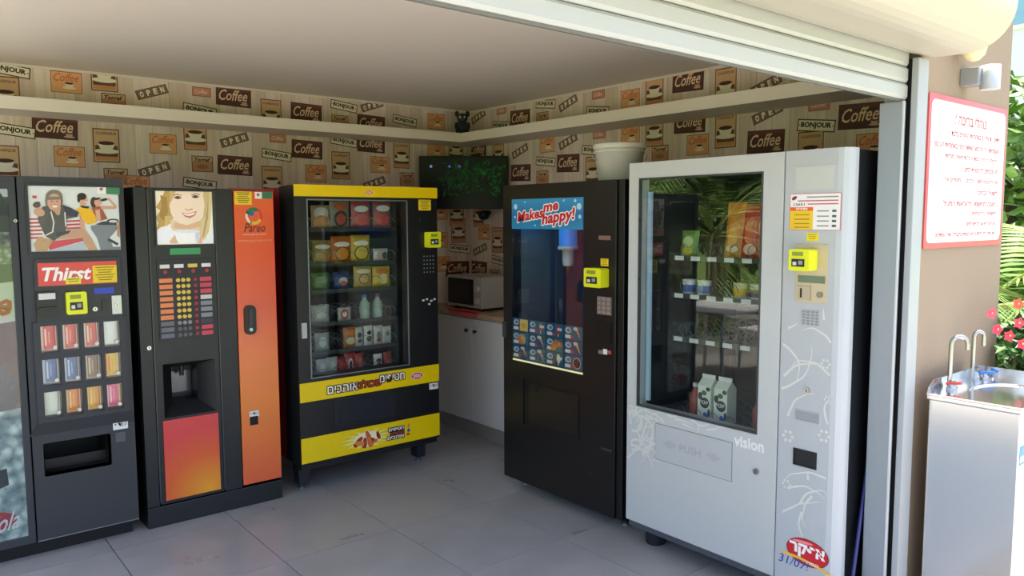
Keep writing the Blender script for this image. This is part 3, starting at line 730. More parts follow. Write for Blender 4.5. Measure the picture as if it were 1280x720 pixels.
MB().box(F, orr[0]-.01, A1, B1-.012, B1+.004, -.045, .006, C('#7a1c18', .4)).build('column_cap', cof)
sticker(F, F.rp((292.5,239), (314.5,256)), cof, '#f0cf2a', 6, '#8a7420', d=.0042)
mb = MB(); D_ = .0044
mb.box(F, *F.rp((318,240), (327,248.5)), .004, D_, C('#f0f0ee', .4)); mb.box(F, *F.rp((327,240), (340,248.5)), .004, D_, C('#2e7a50', .4)); mb.ell(F, *F.px(322,243.5), .008, .008, D_+.0004, C('#b04a52', .4), 10)
mb.build('sticker', cof); mb = MB()
ca_, cb_ = F.px(317, 270); R0 = .048
def arc(t0, t1, r0, r1, col):
    n = 8; pts = [(ca_+r0*math.cos(math.radians(t0+(t1-t0)*i/n)), cb_+r0*math.sin(math.radians(t0+(t1-t0)*i/n))) for i in range(n+1)]
    pts += [(ca_+(r1+(r0-r1)*.5*abs(i/n-.5))*math.cos(math.radians(t1+(t0-t1)*i/n)), cb_+r1*math.sin(math.radians(t1+(t0-t1)*i/n))) for i in range(n+1)]
    mb.poly(F, pts, D_, C(col, .4))
arc(60,160,R0,R0*.55,'#1f7a4a'); arc(150,250,R0,R0*.7,'#e9e4d2'); arc(240,330,R0,R0*.65,'#f0c23a'); arc(-30,60,R0,R0*.72,'#d8382c'); mb.ell(F, ca_-.012, cb_+.012, .016, .012, D_+.0004, C('#2a62b0', .4), 10, .6)
mb.build('round_logo', cof); mb = MB()
mb.text(F, 'Pareo', F.rp((304.5,279), (331.5,290)), D_, C('#5a2a12', .4), shear=.3, bold=.015)
mb.build('name_lettering', cof); mb = MB()
mb.text(F, 'www.pareo.co.il', F.rp((303,291.5), (332,294.5)), D_, C('#f4c8a8', .4)); mb.build('web_lettering', cof); mb = MB(); mb.text(F, 'www.pareo.co.il', F.rp((297,299), (339,302.5)), D_, C('#f2a07a', .4))
mb.build('web_lettering', cof)
r = F.rp((304,382), (319.5,417)); o = MB().rrect(F, r, .025, .004, .018, C('#151518', .35)).build('door_handle', cof)
MB().rrect(F, (r[0]+.022, r[1]-.022, r[2]+.05, r[3]-.02), .008, .018, .024, C('#2c2c30', .3)).build('lever', o); MB().cyl(F, (r[0]+r[1])/2, r[2]+.028, .010, .018, .024, C('#8ab0a0', .2, .5), 12).build('lock', o)
change_label(F, F.rp((311.5,514.5), (323.5,520)), cof, .004); MB().box(F, *F.rp((312,521), (322.5,530)), .0035, .0055, DARK).build('coin_return', cof)
# picture of the woman with a cup
d = .0006
z = lambda pts: F.zm(185, 230, 7.2, pts)
pst = MB()
E_ = .10
def pz(pts, col):
    global d
    d += .00012; pst.poly(F, z([(min(max(x, 63), 588), min(max(y, 63), 535)) for x, y in pts]), d, C(col, .3, 0, E_))
wr = F.rp((193.5,238.5), (267,304.5))
pst.rect(F, wr, d, C('#f3ecdc', .3, 0, E_))
pz([(58,62), (120,62), (160,110), (175,190), (70,330)], '#efe4cc')
pz([(150,62), (240,62), (200,190), (235,300), (180,370), (110,390), (72,425), (90,350), (70,300), (110,240), (70,210), (120,130)], '#bd9a58'); pz([(110,100), (170,120), (180,260), (140,330), (100,290), (120,200)], '#a5803f'); pz([(150,290), (230,280), (215,350), (150,380)], '#cdb274')
pz([(470,62), (580,62), (572,220), (548,430), (505,505), (470,470), (440,360), (520,260)], '#d9c493'); pz([(520,80), (545,80), (540,300), (500,480), (490,470), (520,300)], '#b39a60')
pz([(200,330), (330,300), (470,330), (460,420), (210,420)], '#e6c9ac')
ez(352,195,160,178,'#f2dcc4'); pz([(195,62), (515,62), (508,100), (200,100)], '#f0d8be'); pz([(200,62), (250,62), (215,150), (195,170)], '#cdb27a'); pz([(495,62), (545,62), (530,250), (490,320), (508,200)], '#cdb57e')
pz([(240,345), (350,370), (470,330), (480,380), (350,412), (230,395)], '#dcb48e')
ez(266,122,34,14,'#8a7a68'); ez(266,122,14,13,'#3a3430'); ez(425,114,34,14,'#8a7a68'); ez(425,114,14,13,'#3a3430'); pz([(225,98), (260,88), (305,100), (300,106), (260,98), (228,108)], '#b08a5c'); pz([(385,95), (430,82), (468,94), (465,102), (430,92), (388,104)], '#b08a5c')
pz([(335,215), (360,232), (398,215), (402,232), (362,244), (335,232)], '#dba98c')
pz([(298,256), (350,268), (440,243), (420,285), (375,308), (330,295)], '#c9786c'); pz([(312,264), (352,274), (428,254), (405,278), (365,288), (330,280)], '#f8f2ea')
pz([(72,440), (190,378), (235,430), (262,535), (75,538)], '#eef0f4'); pz([(545,470), (588,395), (590,535), (470,535)], '#e8ecf2')
pz([(195,510), (240,460), (285,470), (300,538), (200,538)], '#deb498'); pz([(440,500), (470,465), (495,475), (485,535), (430,538)], '#deb498')
pz([(238,425), (466,422), (462,490), (440,535), (275,538), (250,490)], '#f6f4f2'); ez(352,424,114,16,'#dfe2ea'); pz([(420,440), (466,430), (458,500), (430,530)], '#cfd4e0')
pst.build('advert_picture', cof, label='lit picture of a smiling blonde woman holding a white cup')
MB().ring(F, (wr[0]-.008, wr[1]+.008, wr[2]-.008, wr[3]+.008), wr, -.004, .006, C('#28292c', .35)).build('picture_frame', cof)
r = F.rp((212,310.5), (250.5,317.5))
MB().box(F, *r, -.004, .003, C('#2c8a55', .3, 0, .1)).build('display', cof)
# button panel
r = F.rp((195.5,325), (268.5,421))
bp_ = MB().box(F, *r, -.004, .002, C('#1c1a26', .4)).build('button_panel', cof)
a0,a1,b0,b1 = r; w, h = a1-a0, b1-b0
for i, c_ in enumerate(('#e8e4dc','#eceae6','#e8c860','#f0efea')):
    MB().box(F, a0+w*(.05+.25*i), a0+w*(.22+.25*i), b1-.105*h, b1-.06*h, .002, .004, C(c_, .45)).build('label_plate', bp_)
    MB().cyl(F, a0+w*(.14+.25*i), b1-.15*h, .010, .002, .006, C('#b02a30', .4), 10).build('button', bp_)
lft = ['#ee8a52']*7+['#6d6f78']*3
rgt = ['#d8485c']*3+['#d8d4cc','#8a9098','#8a9098','#8a9098','#3e4046','#d8485c','#d8485c']
for j in range(10):
    bb = b1-h*(.255+.0755*j); 
    MB().box(F, a0+.03*w, a0+.26*w, bb-.026*h, bb+.026*h, .002, .004, C(lft[j], .45)).build('label_plate', bp_)
    MB().box(F, a0+.76*w, a0+.97*w, bb-.026*h, bb+.026*h, .002, .004, C(rgt[j], .45)).build('label_plate', bp_)
    for q in range(3):
        MB().cyl(F, a0+w*(.36+.092*q), bb, .0105, .002, .007, C('#e8c84a' if j < 7 else ('#8a8c90' if j == 7 else '#5a5c62'), .4), 10).build('button', bp_)
    MB().cyl(F, a0+w*.675, bb, .0095, .002, .006, C('#a82a34', .4), 10).build('button', bp_)
lock(F, 186, 435, cof, .011)

# ---- snack machine with yellow bands ------------------------------------------------
F = back_frame(4.17)
A0, A1, B0, B1 = 1.826, 2.795, .185, 1.818
sna = thing('snack_vending_machine', ((A0+A1)/2, 4.6, 0), 'black snack machine with yellow bands, glass front and raised legs', 'vending machine')
gl = F.rp((384,250), (511,455.5)); gl = (gl[0], gl[1], F.px(392,472)[1], gl[3])
top = F.rp((364,232.5), (544,248)); mid = (F.px(375,490)[0], F.px(548.8,460)[0], F.px(375.6,504)[1], F.px(375,480)[1]); low = (F.px(379,560)[0], F.px(552,525)[0], F.px(380.2,580)[1], F.px(378.8,548.8)[1])
BK = C('#1b1b1d', .35); RED = C('#8a1519', .4)
DT = .12
mb = MB(); D0 = -.86                                     # open fronted red cabinet
mb.box(F, A0, A0+.03, B0, B1-.01, D0, -.205, RED); mb.box(F, A0, A0+.03, B0, B1-.004, -.203, -DT, BK); mb.box(F, A1-.03, A1, B0, B1-.01, D0, -DT, RED); mb.box(F, A0+.03, A1-.03, B1-.04, B1-.01, D0, -DT, RED)
mb.box(F, A0+.03, A1-.03, B0, B0+.03, D0, -DT, RED); mb.box(F, A0+.03, A1-.03, B0+.03, B1-.04, D0, D0+.02, C('#30343a', .6))
mb.build('cabinet', sna)
mb = MB(); mb.box(F, A0+.03, gl[0]-.005, B0+.03, B1-.04, D0+.02, -DT, C('#2b2e33', .6)); mb.box(F, gl[1]+.01, gl[1]+.03, B0+.03, B1-.04, D0+.02, -DT, C('#454a52', .6)); mb.box(F, gl[0]-.005, gl[1]+.01, gl[3]+.015, gl[3]+.03, D0+.02, -DT, C('#3c424c', .6))
mb.build('liner', sna)
# door as a frame around the glass
mb = MB(); mb.ring(F, (A0, A1, B0, B1), gl, -DT, 0, BK)
mb.build('door', sna, bevel=.004)
MB().ring(F, (gl[0]-.006, gl[1]+.006, gl[2]-.006, gl[3]+.006), gl, -.002, .004, C('#8f9496', .3, .5)).build('glass_trim', sna)
MB().box(F, *gl, -.03, -.026, GLASS).build('glass_pane', sna)
yt = MB().box(F, A0, A1, top[2], B1+.002, 0, .004, YEL).build('top_band', sna, label='yellow top band with small red oval logo')
def osem(F, ca, cb, s, par, d):
    mb = MB(); mb.ell(F, ca, cb, s, s*.55, d, C('#f0b818', .4)); mb.ell(F, ca, cb, s*.92, s*.46, d+.0003, C('#f4f0ea', .4)); mb.ell(F, ca, cb, s*.84, s*.39, d+.0006, C('#c8262a', .4))
    mb.text(F, HEB('אסם'), (ca-s*.55, ca+s*.55, cb-s*.2, cb+s*.2), d+.0009, C('#f6f2ec', .4), bold=.03)
    return mb.build('logo_print', par)
osem(F, *F.px(461, 240.5), .028, yt, .0043)
ym = MB().box(F, A0+.003, A1-.003, mid[2], mid[3], 0, .004, YEL).build('slogan_band', sna, label='yellow band with Hebrew slogan')
mb = MB(); ww = mid[1]-mid[0]; bc = (mid[2]+mid[3])/2; hh = mid[3]-mid[2]
def slog(parts, d):
    for s_, x0, x1, dy, col in parts:
        a0 = mid[0]+ww*x0; a1 = mid[0]+ww*x1
        for (ox, oy, m_, dd) in [(.0055*math.cos(q*.785), .0055*math.sin(q*.785), '#3a1a14', .00004*q) for q in range(8)]+[(0,0,col,.0007)]:
            mb.text(F, HEB(s_), (a0+ox, a1+ox, bc+dy-hh*.2+oy, bc+dy+hh*.2+oy), d+dd, C(m_, .4), bold=.03 if dd < .0005 else .018)
slog([('אוהבים', .175, .385, -.006, '#f6f3ea'), ('שכולנו', .375, .555, .0, '#b8402a'), ('חטיפים', .54, .725, .014, '#f6f3ea')], .0044)
mb.build('slogan_print', ym)
osem(F, mid[0]+ww*.82, bc, .05, ym, .0044)
yl = MB().box(F, A0+.003, A1-.003, low[2], low[3], 0, .004, YEL).build('lower_band', sna, label='yellow band with flying snack picture')
mb = MB(); ww = low[1]-low[0]; ca_, cb_ = low[0]+ww*.43, (low[2]+low[3])/2
rs = random.Random(3)
st = [(ca_+(.15 if i % 2 else .07)*math.cos(2*math.pi*i/28)*1.25, cb_+(.062 if i % 2 else .04)*math.sin(2*math.pi*i/28)) for i in range(28)]
mb.poly(F, st, .0043, C('#f3e58a', .4)); mb.ell(F, ca_, cb_, .09, .045, .0045, C('#f8f0c0', .4))
for i in range(9):
    t = rs.uniform(0, 6.28); x = ca_+rs.uniform(.02,.085)*math.cos(t)*1.1; y = cb_+rs.uniform(.01,.042)*math.sin(t); l = rs.uniform(.022,.036); q = rs.uniform(0,3.1); k = l*.42
    c_, s_ = math.cos(q), math.sin(q)
    mb.poly(F, [(x+c_*u-s_*v, y+s_*u+c_*v) for u, v in ((-l,-k),(-l*.2,-k*1.2),(l,-k*.6),(l*.9,k*.7),(0,k*1.2),(-l,k*.8))], .0047+.0001*i, C(rs.choice(('#c8642c','#a83a24','#e08a3a','#8a2a20','#d8743a')), .4))
for s_, dy, x0, x1, col in (('חטיפים', .026, .585, .70, '#f6f3ea'), ('שכולנו', .0, .60, .70, '#c84a2a'), ('אוהבים', -.026, .575, .70, '#f6f3ea')):
    a0, a1 = low[0]+ww*x0, low[0]+ww*x1
    mb.rect(F, (a0-.006, a1+.004, cb_+dy-.015, cb_+dy+.015), .0044, C('#2a1614', .4)); mb.text(F, HEB(s_), (a0, a1, cb_+dy-.010, cb_+dy+.010), .0049, C(col, .4), bold=.03)
mb.ell(F, low[0]+ww*.735, cb_+.03, .008, .016, .0046, C('#d8843a', .4), 10); mb.ell(F, low[0]+ww*.735, cb_+.0, .012, .012, .0048, C('#3a62b0', .4), 10); mb.ell(F, low[0]+ww*.73, cb_-.024, .014, .008, .0046, C('#c83a2a', .4), 10)
mb.build('snack_print', yl)
MB().box(F, gl[0]+.05, gl[1]-.05, gl[3]+.005, gl[3]+.014, -.075, -.045, C('#fff4e0', .4, 0, 5.0)).build('strip_or_fill_tube', sna)  # added glowing bar, hidden above the glass, to brighten the packets
# delivery flap
r = F.rp((422.5,500), (489,518.5)); a0,a1,b0,b1 = r
mb = MB().ring(F, (a0-.03, a1+.03, b0-.012, b1+.012), r, 0, .006, C('#202124', .4)); mb.build('flap_frame', sna)
MB().add([F.P(a0,b0,.004), F.P(a1,b0,.004), F.P(a1,b1,-.0), F.P(a0,b1,-.0), F.P(a0,b0,0), F.P(a1,b0,0)], [(0,1,2,3), (0,4,5,1)], C('#26282e', .25)).build('delivery_flap', sna)
# control column
sticker(F, F.rp((523,249.5), (538.5,263)), sna, '#f0d020', 6, '#8a7a10')
MB().box(F, *F.rp((525,273), (541,277)), 0, .004, C('#0c2420', .3)).build('bill_slot', sna)
card_reader(F, F.rp((530.5,290), (546,309)), sna, .05)
keypad(F, F.rp((527.5,318), (543,342)), sna, 4, 5, C('#151517', .4), C('#a8acb0', .4), 0, True, .34)
mb = MB(); 
for x, y in ((529,375.5),(533.5,374),(539,376),(543,374),(536.5,380)):
    mb.box(F, *F.rp((x-1.3,y-1),(x+1.3,y+1)), 0, .003, C('#c8cccc', .4))
mb.build('coin_buttons', sna)
change_label(F, F.rp((536.5,479.5), (547.5,485.5)), sna); MB().box(F, *F.rp((537,488), (548,500)), 0, .005, C('#111113', .4)).build('coin_return', sna)
o = MB().box(F, *F.rp((376.5,404), (383,422.5)), 0, .012, C('#b9bcba', .35, .3)).build('door_handle', sna)
# legs
LEG = C('#20232c', .4)
for a, s_ in ((A0+.03, 1), (A1-.11, 1)):
    for dd in (-.12, -.78):
        o = MB().add([F.P(a,B0,dd), F.P(a+.08,B0,dd), F.P(a+.07,.035,dd), F.P(a+.01,.035,dd), F.P(a,B0,dd-.08), F.P(a+.08,B0,dd-.08), F.P(a+.07,.035,dd-.08), F.P(a+.01,.035,dd-.08)],
                     [(3,2,1,0),(4,5,6,7),(0,1,5,4),(1,2,6,5),(2,3,7,6),(3,0,4,7)], LEG).build('leg', sna)
        p = F.P(a+.04, 0, dd-.04); MB().lathe(p, [(.022,0),(.022,.008),(.009,.012),(.009,.04)], C('#6a6a66', .4, .6), 12).build('levelling_foot', o)
MB().box(F, A0+.01, A1-.01, B0-.035, B0, -.14, -.02, C('#17181a', .4)).build('kick_rail', sna)
# trays and coils
IF = Frame(F.P(0, 0, -DT-.02), F.u, F.v, F.n)
row_px = [283.5, 325.5, 358, 397, 431, 466]; rows_b = [F.px(452, y+1.5, -DT-.05)[1] for y in row_px]
TRAY = C('#2d3136', .4, .3)
cdat = None
def helix(F, ca, cb, r, L, turns, m):
    n = int(turns*12); return MB().tube([F.P(ca+r*math.cos(i*math.pi/6), cb+r+r*math.sin(i*math.pi/6), -L*i/n) for i in range(n+1)], .0018, m, 4)
WIRE = C('#9aa0a6', .3, .8)
for j, b_ in enumerate(rows_b):
    t = MB().box(IF, gl[0], gl[1]+.005, b_-.012, b_-.004, -.62, 0, TRAY).build('tray', sna)
    MB().box(IF, gl[0], gl[1]+.005, b_-.020, b_+.004, 0, .004, C('#3f444a', .4, .3)).build('tray_edge', t)
    for i in range(7):
        ca_ = gl[0]+.05+.095*i
        if cdat is None:
            o = helix(IF, ca_, b_-.003, .036, .45, 7, WIRE).build('coil', t, org=IF.P(ca_, b_, 0)); cdat = o.data
        else:
            o = bpy.data.objects.new('coil', cdat); COL.objects.link(o); o.parent = t; o.location = IF.P(ca_, b_, 0)-WORLD[t.name]
# ------------------------------------------------------------------ packets, bars, bottles
def pillow(F, ca, b0, w, h, t, dc, m, emb=None, name='snack_bag', label=None, cat='snack bag', group=None, tilt=0.0):
    """soft packet standing on b0, its middle at depth dc; emb: list of (u,v,ru,rv,colour) printed on the front"""
    root = thing(name, F.P(ca, b0, dc), label, cat, group)
    def S(u, v, sgn):
        k = max(0.0, 1-abs(u)**2.6)*max(0.0, 1-abs(v)**3.2)
        return F.P(ca+u*w/2*(1-.05*(1-abs(v))), b0+(v+1)*h/2, dc+sgn*t/2*k**.6 + tilt*(v+1)*h/2)
    mb = MB(); nu, nv = 8, 10
    for sgn in (1, -1):
        vs = [S(-1+2*i/nu, -1+2*j/nv, sgn) for j in range(nv+1) for i in range(nu+1)]
        fs = [(j*(nu+1)+i, j*(nu+1)+i+1, (j+1)*(nu+1)+i+1, (j+1)*(nu+1)+i) for j in range(nv) for i in range(nu)]
        mb.add(vs, fs if sgn > 0 else [f[::-1] for f in fs], m, True)
    mb.build('packet', root)
    if emb:
        pm = MB(); q = .0010
        for (u, v, ru, rv, c_) in emb:
            q += .0005; n = 14; rings = 3; vs = [S(u, v, 1)+F.n*q]
            for k in range(1, rings+1):
                for i in range(n):
                    tt = 2*math.pi*i/n; vs.append(S(max(-.97,min(.97,u+ru*k/rings*math.cos(tt))), max(-.97,min(.97,v+rv*k/rings*math.sin(tt))), 1)+F.n*q)
            fs = [(0, 1+i, 1+(i+1) % n) for i in range(n)]
            for k in range(rings-1):
                fs += [(1+k*n+i, 1+(k+1)*n+i, 1+(k+1)*n+(i+1) % n, 1+k*n+(i+1) % n) for i in range(n)]
            pm.add(vs, fs, C(c_, .4), True)
        pm.build('print', root)
    return root
def S_(h): return C(h, .28)
F = back_frame(4.17)
ad = lambda x, y: F.px(x, y, -DT-.07)[0]
BAGS = [  # row, x pixel, width, height, colour, prints, label
 (0, 400, .115, .13, '#d8b27a', [(0,.35,.8,.5,'#e8e4da'),(0,-.3,.7,.5,'#d89a52')], 'pale tan snack bag at the left end of the top tray'),
 (0, 424, .125, .165, '#9a948a', [(0,-.3,.7,.55,'#3a2a22'),(0,-.35,.5,.38,'#c24a3a'),(0,.5,.7,.25,'#d0683a')], 'grey snack bag with dark round print on the top tray'),
 (0, 450, .125, .165, '#b5473f', [(0,.35,.75,.22,'#f2efe8'),(0,-.4,.8,.4,'#d85a4a')], 'red snack bag with white lettering on the top tray'),
 (0, 477, .125, .165, '#a04a44', [(0,.4,.75,.22,'#f0ece4'),(-.1,-.4,.7,.4,'#d8483c')], 'dark red snack bag, rightmost on the top tray'),
 (1, 402, .12, .13, '#9a7a3a', [(0,.45,.8,.2,'#efe8d4'),(0,-.3,.75,.55,'#b98f3e')], 'olive brown chips bag at the left end of the second tray'),
 (1, 426, .125, .15, '#c96a24', [(0,.4,.8,.2,'#f4efe0'),(0,-.3,.78,.55,'#5a2a14'),(0,-.3,.66,.46,'#e08a2a')], 'orange chips bag with round print on the second tray'),
 (1, 450, .125, .155, '#cfa92e', [(0,.4,.8,.2,'#f6f2e2'),(0,-.3,.78,.55,'#5a4a14'),(0,-.3,.66,.46,'#e6c23a')], 'yellow chips bag with round print on the second tray'),
 (1, 475, .10, .075, '#d8d6d2', [(-.3,-.1,.4,.55,'#caa0a0'),(.35,-.1,.35,.6,'#3a2a2a')], 'small white picture packet on the second tray'),
 (2, 400, .11, .10, '#4e7a4a', [(0,.2,.7,.4,'#7da06a')], 'green snack bag at the left end of the third tray'),
 (2, 426, .10, .10, '#24407e', [(.1,0,.6,.4,'#d8ddea'),(.1,-.3,.4,.3,'#c8502a')], 'blue snack bag on the third tray'),
 (2, 453, .12, .125, '#c9a35a', [(0,.55,.8,.2,'#f0e2c0'),(0,-.15,.6,.5,'#7a5030'),(0,-.15,.5,.4,'#dcb878')], 'tan snack bag with brown ring print on the third tray'),
 (2, 476, .12, .12, '#dab53a', [(0,.5,.8,.25,'#d8742a'),(.1,-.2,.5,.5,'#f0e2a0')], 'yellow and orange snack bag, rightmost on the third tray'),
 (3, 400, .11, .10, '#b9bdb4', [(0,0,.6,.5,'#d8dcd4')], 'silver packet at the left end of the fourth tray'),
 (3, 430, .085, .075, '#c8c4bc', [(-.1,0,.6,.75,'#c23a34'),(-.1,0,.35,.4,'#f0ece8')], 'white packet with red disc on the fourth tray'),
 (4, 402, .09, .10, '#a8aaa4', [(0,0,.5,.6,'#c8dce0')], 'pale silver wrapped bar at the left end of the fifth tray'),
 (4, 437, .085, .115, '#c8742e', [(0,.5,.8,.3,'#e08a3a'),(0,-.3,.7,.35,'#e8d8a0')], 'orange wrapped biscuit on the fifth tray'),
 (4, 448, .06, .11, '#d0cec8', [(0,.2,.5,.3,'#3a3a44'),(0,-.4,.5,.2,'#5a5a60')], 'white wrapped bar beside the orange biscuit on the fifth tray'),
 (4, 460, .06, .115, '#e2dfd8', [(0,.3,.5,.2,'#2a2a30'),(0,-.3,.6,.3,'#6a5a54')], 'white and black speckled bar on the fifth tray'),
 (4, 472, .06, .11, '#d6d2ca', [(0,0,.5,.4,'#8a8680'),(0,-.5,.5,.2,'#b0402e')], 'greyish white bar on the fifth tray'),
 (4, 483, .06, .10, '#c9c9c2', [(0,.2,.5,.3,'#7a8a6a')], 'pale bar with green print, rightmost on the fifth tray'),
 (5, 402, .07, .115, '#b8c4c6', [(0,0,.5,.6,'#dce4e4')], 'pale blue bar at the left end of the bottom tray'),
 (5, 415, .07, .12, '#c8c8bc', [(0,0,.5,.6,'#e4e4d8')], 'cream bar second from the left on the bottom tray'),
 (5, 426, .075, .115, '#8a1e24', [(0,.1,.5,.5,'#c23a3a'),(0,-.5,.5,.2,'#e8d8c8')], 'dark red bar on the bottom tray'),
 (5, 437, .07, .13, '#b42428', [(0,-.1,.45,.7,'#f0e8e2'),(0,-.1,.3,.5,'#5a1a1c')], 'red bar with white lettering on the bottom tray'),
 (5, 449, .06, .125, '#9a2c30', [(0,0,.5,.6,'#c86a64')], 'rose red bar on the bottom tray'),
 (5, 472, .06, .105, '#e4dcd8', [(0,.3,.6,.25,'#2a1a20'),(0,-.3,.6,.4,'#c23a5a')], 'pink and white bar on the bottom tray'),
 (5, 484, .055, .11, '#b84a4a', [(0,-.4,.6,.4,'#8a9a8a')], 'muted red bar, rightmost on the bottom tray'),
]
for row, x, w, h, colr, emb, lab in BAGS:
    pillow(F, ad(x, row_px[row]), rows_b[row]-.004, w*1.08, h*(1.1 if row < 3 else 1.12), .045 if row < 3 else .028, -DT-.065, S_(colr), emb, 'snack_bag' if row < 4 else 'snack_bar', lab, 'snack bag' if row < 4 else 'snack bar', 'snacks on the trays of the snack machine')
# clear bottles on the fourth tray
PET = glass_mat('clear_bottle', (.72,.86,.76), .10, .6)
for x, capc, pet, lab in ((456, '#3a7ac8', PET, 'clear bottle with blue cap on the fourth snack tray'), (472, '#b04a6a', PET, 'clear bottle with pink cap on the fourth snack tray')):
    p = F.P(ad(x, row_px[3]), rows_b[3]-.004, -DT-.07)
    t = thing('drink_bottle', p, lab, 'bottle', 'bottles in the snack machine')
    MB().lathe(p, [(.030,0),(.033,.012),(.033,.08),(.030,.10),(.014,.128),(.013,.136)], C('#a9c4ae', .15), 18).build('bottle_body', t)
    MB().lathe(p+Vector((0,0,.136)), [(.016,0),(.016,.018),(.013,.02)], C(capc, .35), 14).build('cap', t)

# ---- black ice cream machine ---------------------------------------------------------
F = side_frame(2.87)
A0, A1, B0, B1 = -3.583, -2.628, .062, 1.816
ice = thing('ice_cream_vending_machine', (3.25, 3.1, 0), 'black ice cream machine with blue Makes me happy sign', 'vending machine')
BK2 = C('#151516', .3)
hdr = F.rp((640,249.5), (729,287)); win = F.rp((640.5,287), (728.5,468)); win = (hdr[0], hdr[1], F.px(642.4,449.5)[1], hdr[2])
DT2 = .07
mb = MB(); mb.box(F, A0, A0+.03, B0, B1, -.86, -DT2, BK2); mb.box(F, A1-.03, A1, B0, B1, -.86, -DT2, BK2); mb.box(F, A0+.03, A1-.03, B1-.03, B1, -.86, -DT2, BK2)
mb.box(F, A0+.03, A1-.03, B0, win[2]-.05, -.86, -DT2, BK2); mb.box(F, A0+.03, A1-.03, win[2]-.05, B1-.03, -.86, -.83, BK2)
mb.build('cabinet', ice)
MB().ring(F, (A0, A1-.045, B0, B1), (win[0], win[1], win[2], hdr[3]), -DT2, 0, BK2).build('door', ice, bevel=.005)
MB().box(F, A1-.043, A1, B0, B1, -DT2, -.012, C('#111112', .35)).build('hinge_side', ice, bevel=.003)
BLUEI = C('#2c5ab4', .5)
MB().box(F, win[0]+.03, win[1]-.03, hdr[2]+.022, hdr[2]+.045, -.14, -.10, C('#8ab4f0', .4, 0, 5.0)).build('strip_or_fill_tube', ice)  # unseen blue glow added behind the header to light the liner
mb = MB(); mb.box(F, win[0]-.01, win[1]+.01, win[2], hdr[2]+.075, -.6, -.59, BLUEI); mb.box(F, win[0]-.02, win[0]-.008, win[2], hdr[2]+.075, -.6, -DT2, C('#4a5a66', .5)); mb.box(F, win[1]+.008, win[1]+.02, win[2], hdr[2]+.075, -.6, -DT2, BLUEI)
mb.box(F, win[0]-.01, win[1]+.01, hdr[2]+.06, hdr[2]+.075, -.6, -DT2, BLUEI); mb.build('liner', ice)
# suction tube
ta, tb0 = F.px(710, 312, -.30); _, tb1 = F.px(710, 332, -.30)
p = F.P(ta, 0, -.30)
MB().lathe((p.x, p.y, 0), [(.055, tb0+.01), (.055, hdr[2]+.06)], C('#3f86c8', .3, 0, .15), 20).build('suction_tube', ice)
MB().lathe((p.x, p.y, 0), [(.030, tb1), (.034, tb1+.03), (.034, tb0), (.062, tb0), (.062, tb0+.02)], C('#cfd0c2', .35), 20).build('nozzle', ice)
MB().lathe((p.x, p.y, 0), [(.02, tb1-.035), (.028, tb1)], C('#1a1c24', .4), 16).build('nozzle_tip', ice)
for da in (-.12, .04, .10):
    pass
# product card board
cbr = (win[0], win[1], F.px(642.4,448)[1]+.002, F.px(642.4,397)[1])
brd = MB().box(F, *cbr, -.012, -.006, C('#16384e', .4)).build('product_board', ice)
rs = random.Random(11); cw, ch = (cbr[1]-cbr[0])/4, (cbr[3]-cbr[2])/3
items = [[('#f0c860','bar'),('#c86a3a','pop'),('#b8342a','pop'),('#e05a3a','cone')],[('#e0a050','blob'),('#e8604a','cone'),('#e88a3a','blob'),('#d8a040','cone')],[('#e8503a','cone'),('#e8783a','cone'),('#e8e8c8','pop'),('#5a2a1c','ring')]]
for j in range(3):
    for i in range(4):
        a0, b1 = cbr[0]+cw*i, cbr[3]-ch*j; a1, b0 = a0+cw*.96, b1-ch*.94
        cm = MB(); cm.box(F, a0, a1, b0, b1, -.006, -.004, C('#2a6a86' if (i+j) % 2 else '#265a7e', .4))
        cm.ell(F, a0+cw*.22, b1-ch*.3, cw*.16, ch*.2, -.0036, C('#d6dfe6', .4)); cm.ell(F, a0+cw*.24, b1-ch*.3, cw*.1, ch*.12, -.0033, C('#6a86b0', .4))
        cm.rect(F, (a0+cw*.05, a0+cw*.34, b0+ch*.1, b0+ch*.32), -.0036, C('#f0f0ec', .4)); cm.rect(F, (a0+cw*.34, a0+cw*.5, b0+ch*.1, b0+ch*.3), -.0036, C('#d04058', .4))
        c_, kd = items[j][i]; x, y = a0+cw*.68, (b0+b1)/2
        if kd == 'bar': cm.rect(F, (x-cw*.24, x+cw*.24, y-ch*.42, y+ch*.42), -.0034, C(c_, .4)); cm.ell(F, x, y, cw*.15, ch*.2, -.003, C('#e8a83a', .4))
        elif kd == 'pop': cm.ell(F, x+.002, y+ch*.08, cw*.11, ch*.32, -.0034, C(c_, .4), 14, .15); cm.rect(F, (x-.004, x+.004, y-ch*.4, y-ch*.2), -.0035, C('#e8d0a0', .4)); cm.rect(F, (x-cw*.05, x+cw*.2, y+ch*.02, y+ch*.2), -.003, C('#e8e0e8' if c_ != '#e8e8c8' else '#f4f4e4', .4))
        elif kd == 'cone': cm.poly(F, [(x-cw*.17, y+ch*.36), (x+cw*.02, y+ch*.4), (x+cw*.2, y-ch*.38)], -.0034, C(c_, .4)); cm.ell(F, x-cw*.07, y+ch*.32, cw*.12, ch*.12, -.003, C('#f2dcc0', .4)); cm.poly(F, [(x-cw*.02, y+ch*.2), (x+cw*.04, y+ch*.24), (x+cw*.18, y-ch*.3)], -.0028, C('#f0c890', .4))
        elif kd == 'blob':
            for k in range(6): cm.ell(F, x-cw*.1+rs.uniform(-.03,.03), y+rs.uniform(-.02,.02), cw*.16, ch*.18, -.0034+.0002*k, C(rs.choice((c_, '#f0b060', '#e8723a')), .4), 10)
        else: cm.ell(F, x, y, cw*.22, ch*.38, -.0034, C('#d8c0a8', .4)); cm.ell(F, x, y, cw*.18, ch*.32, -.003, C(c_, .4))
        cm.build('product_card', brd)
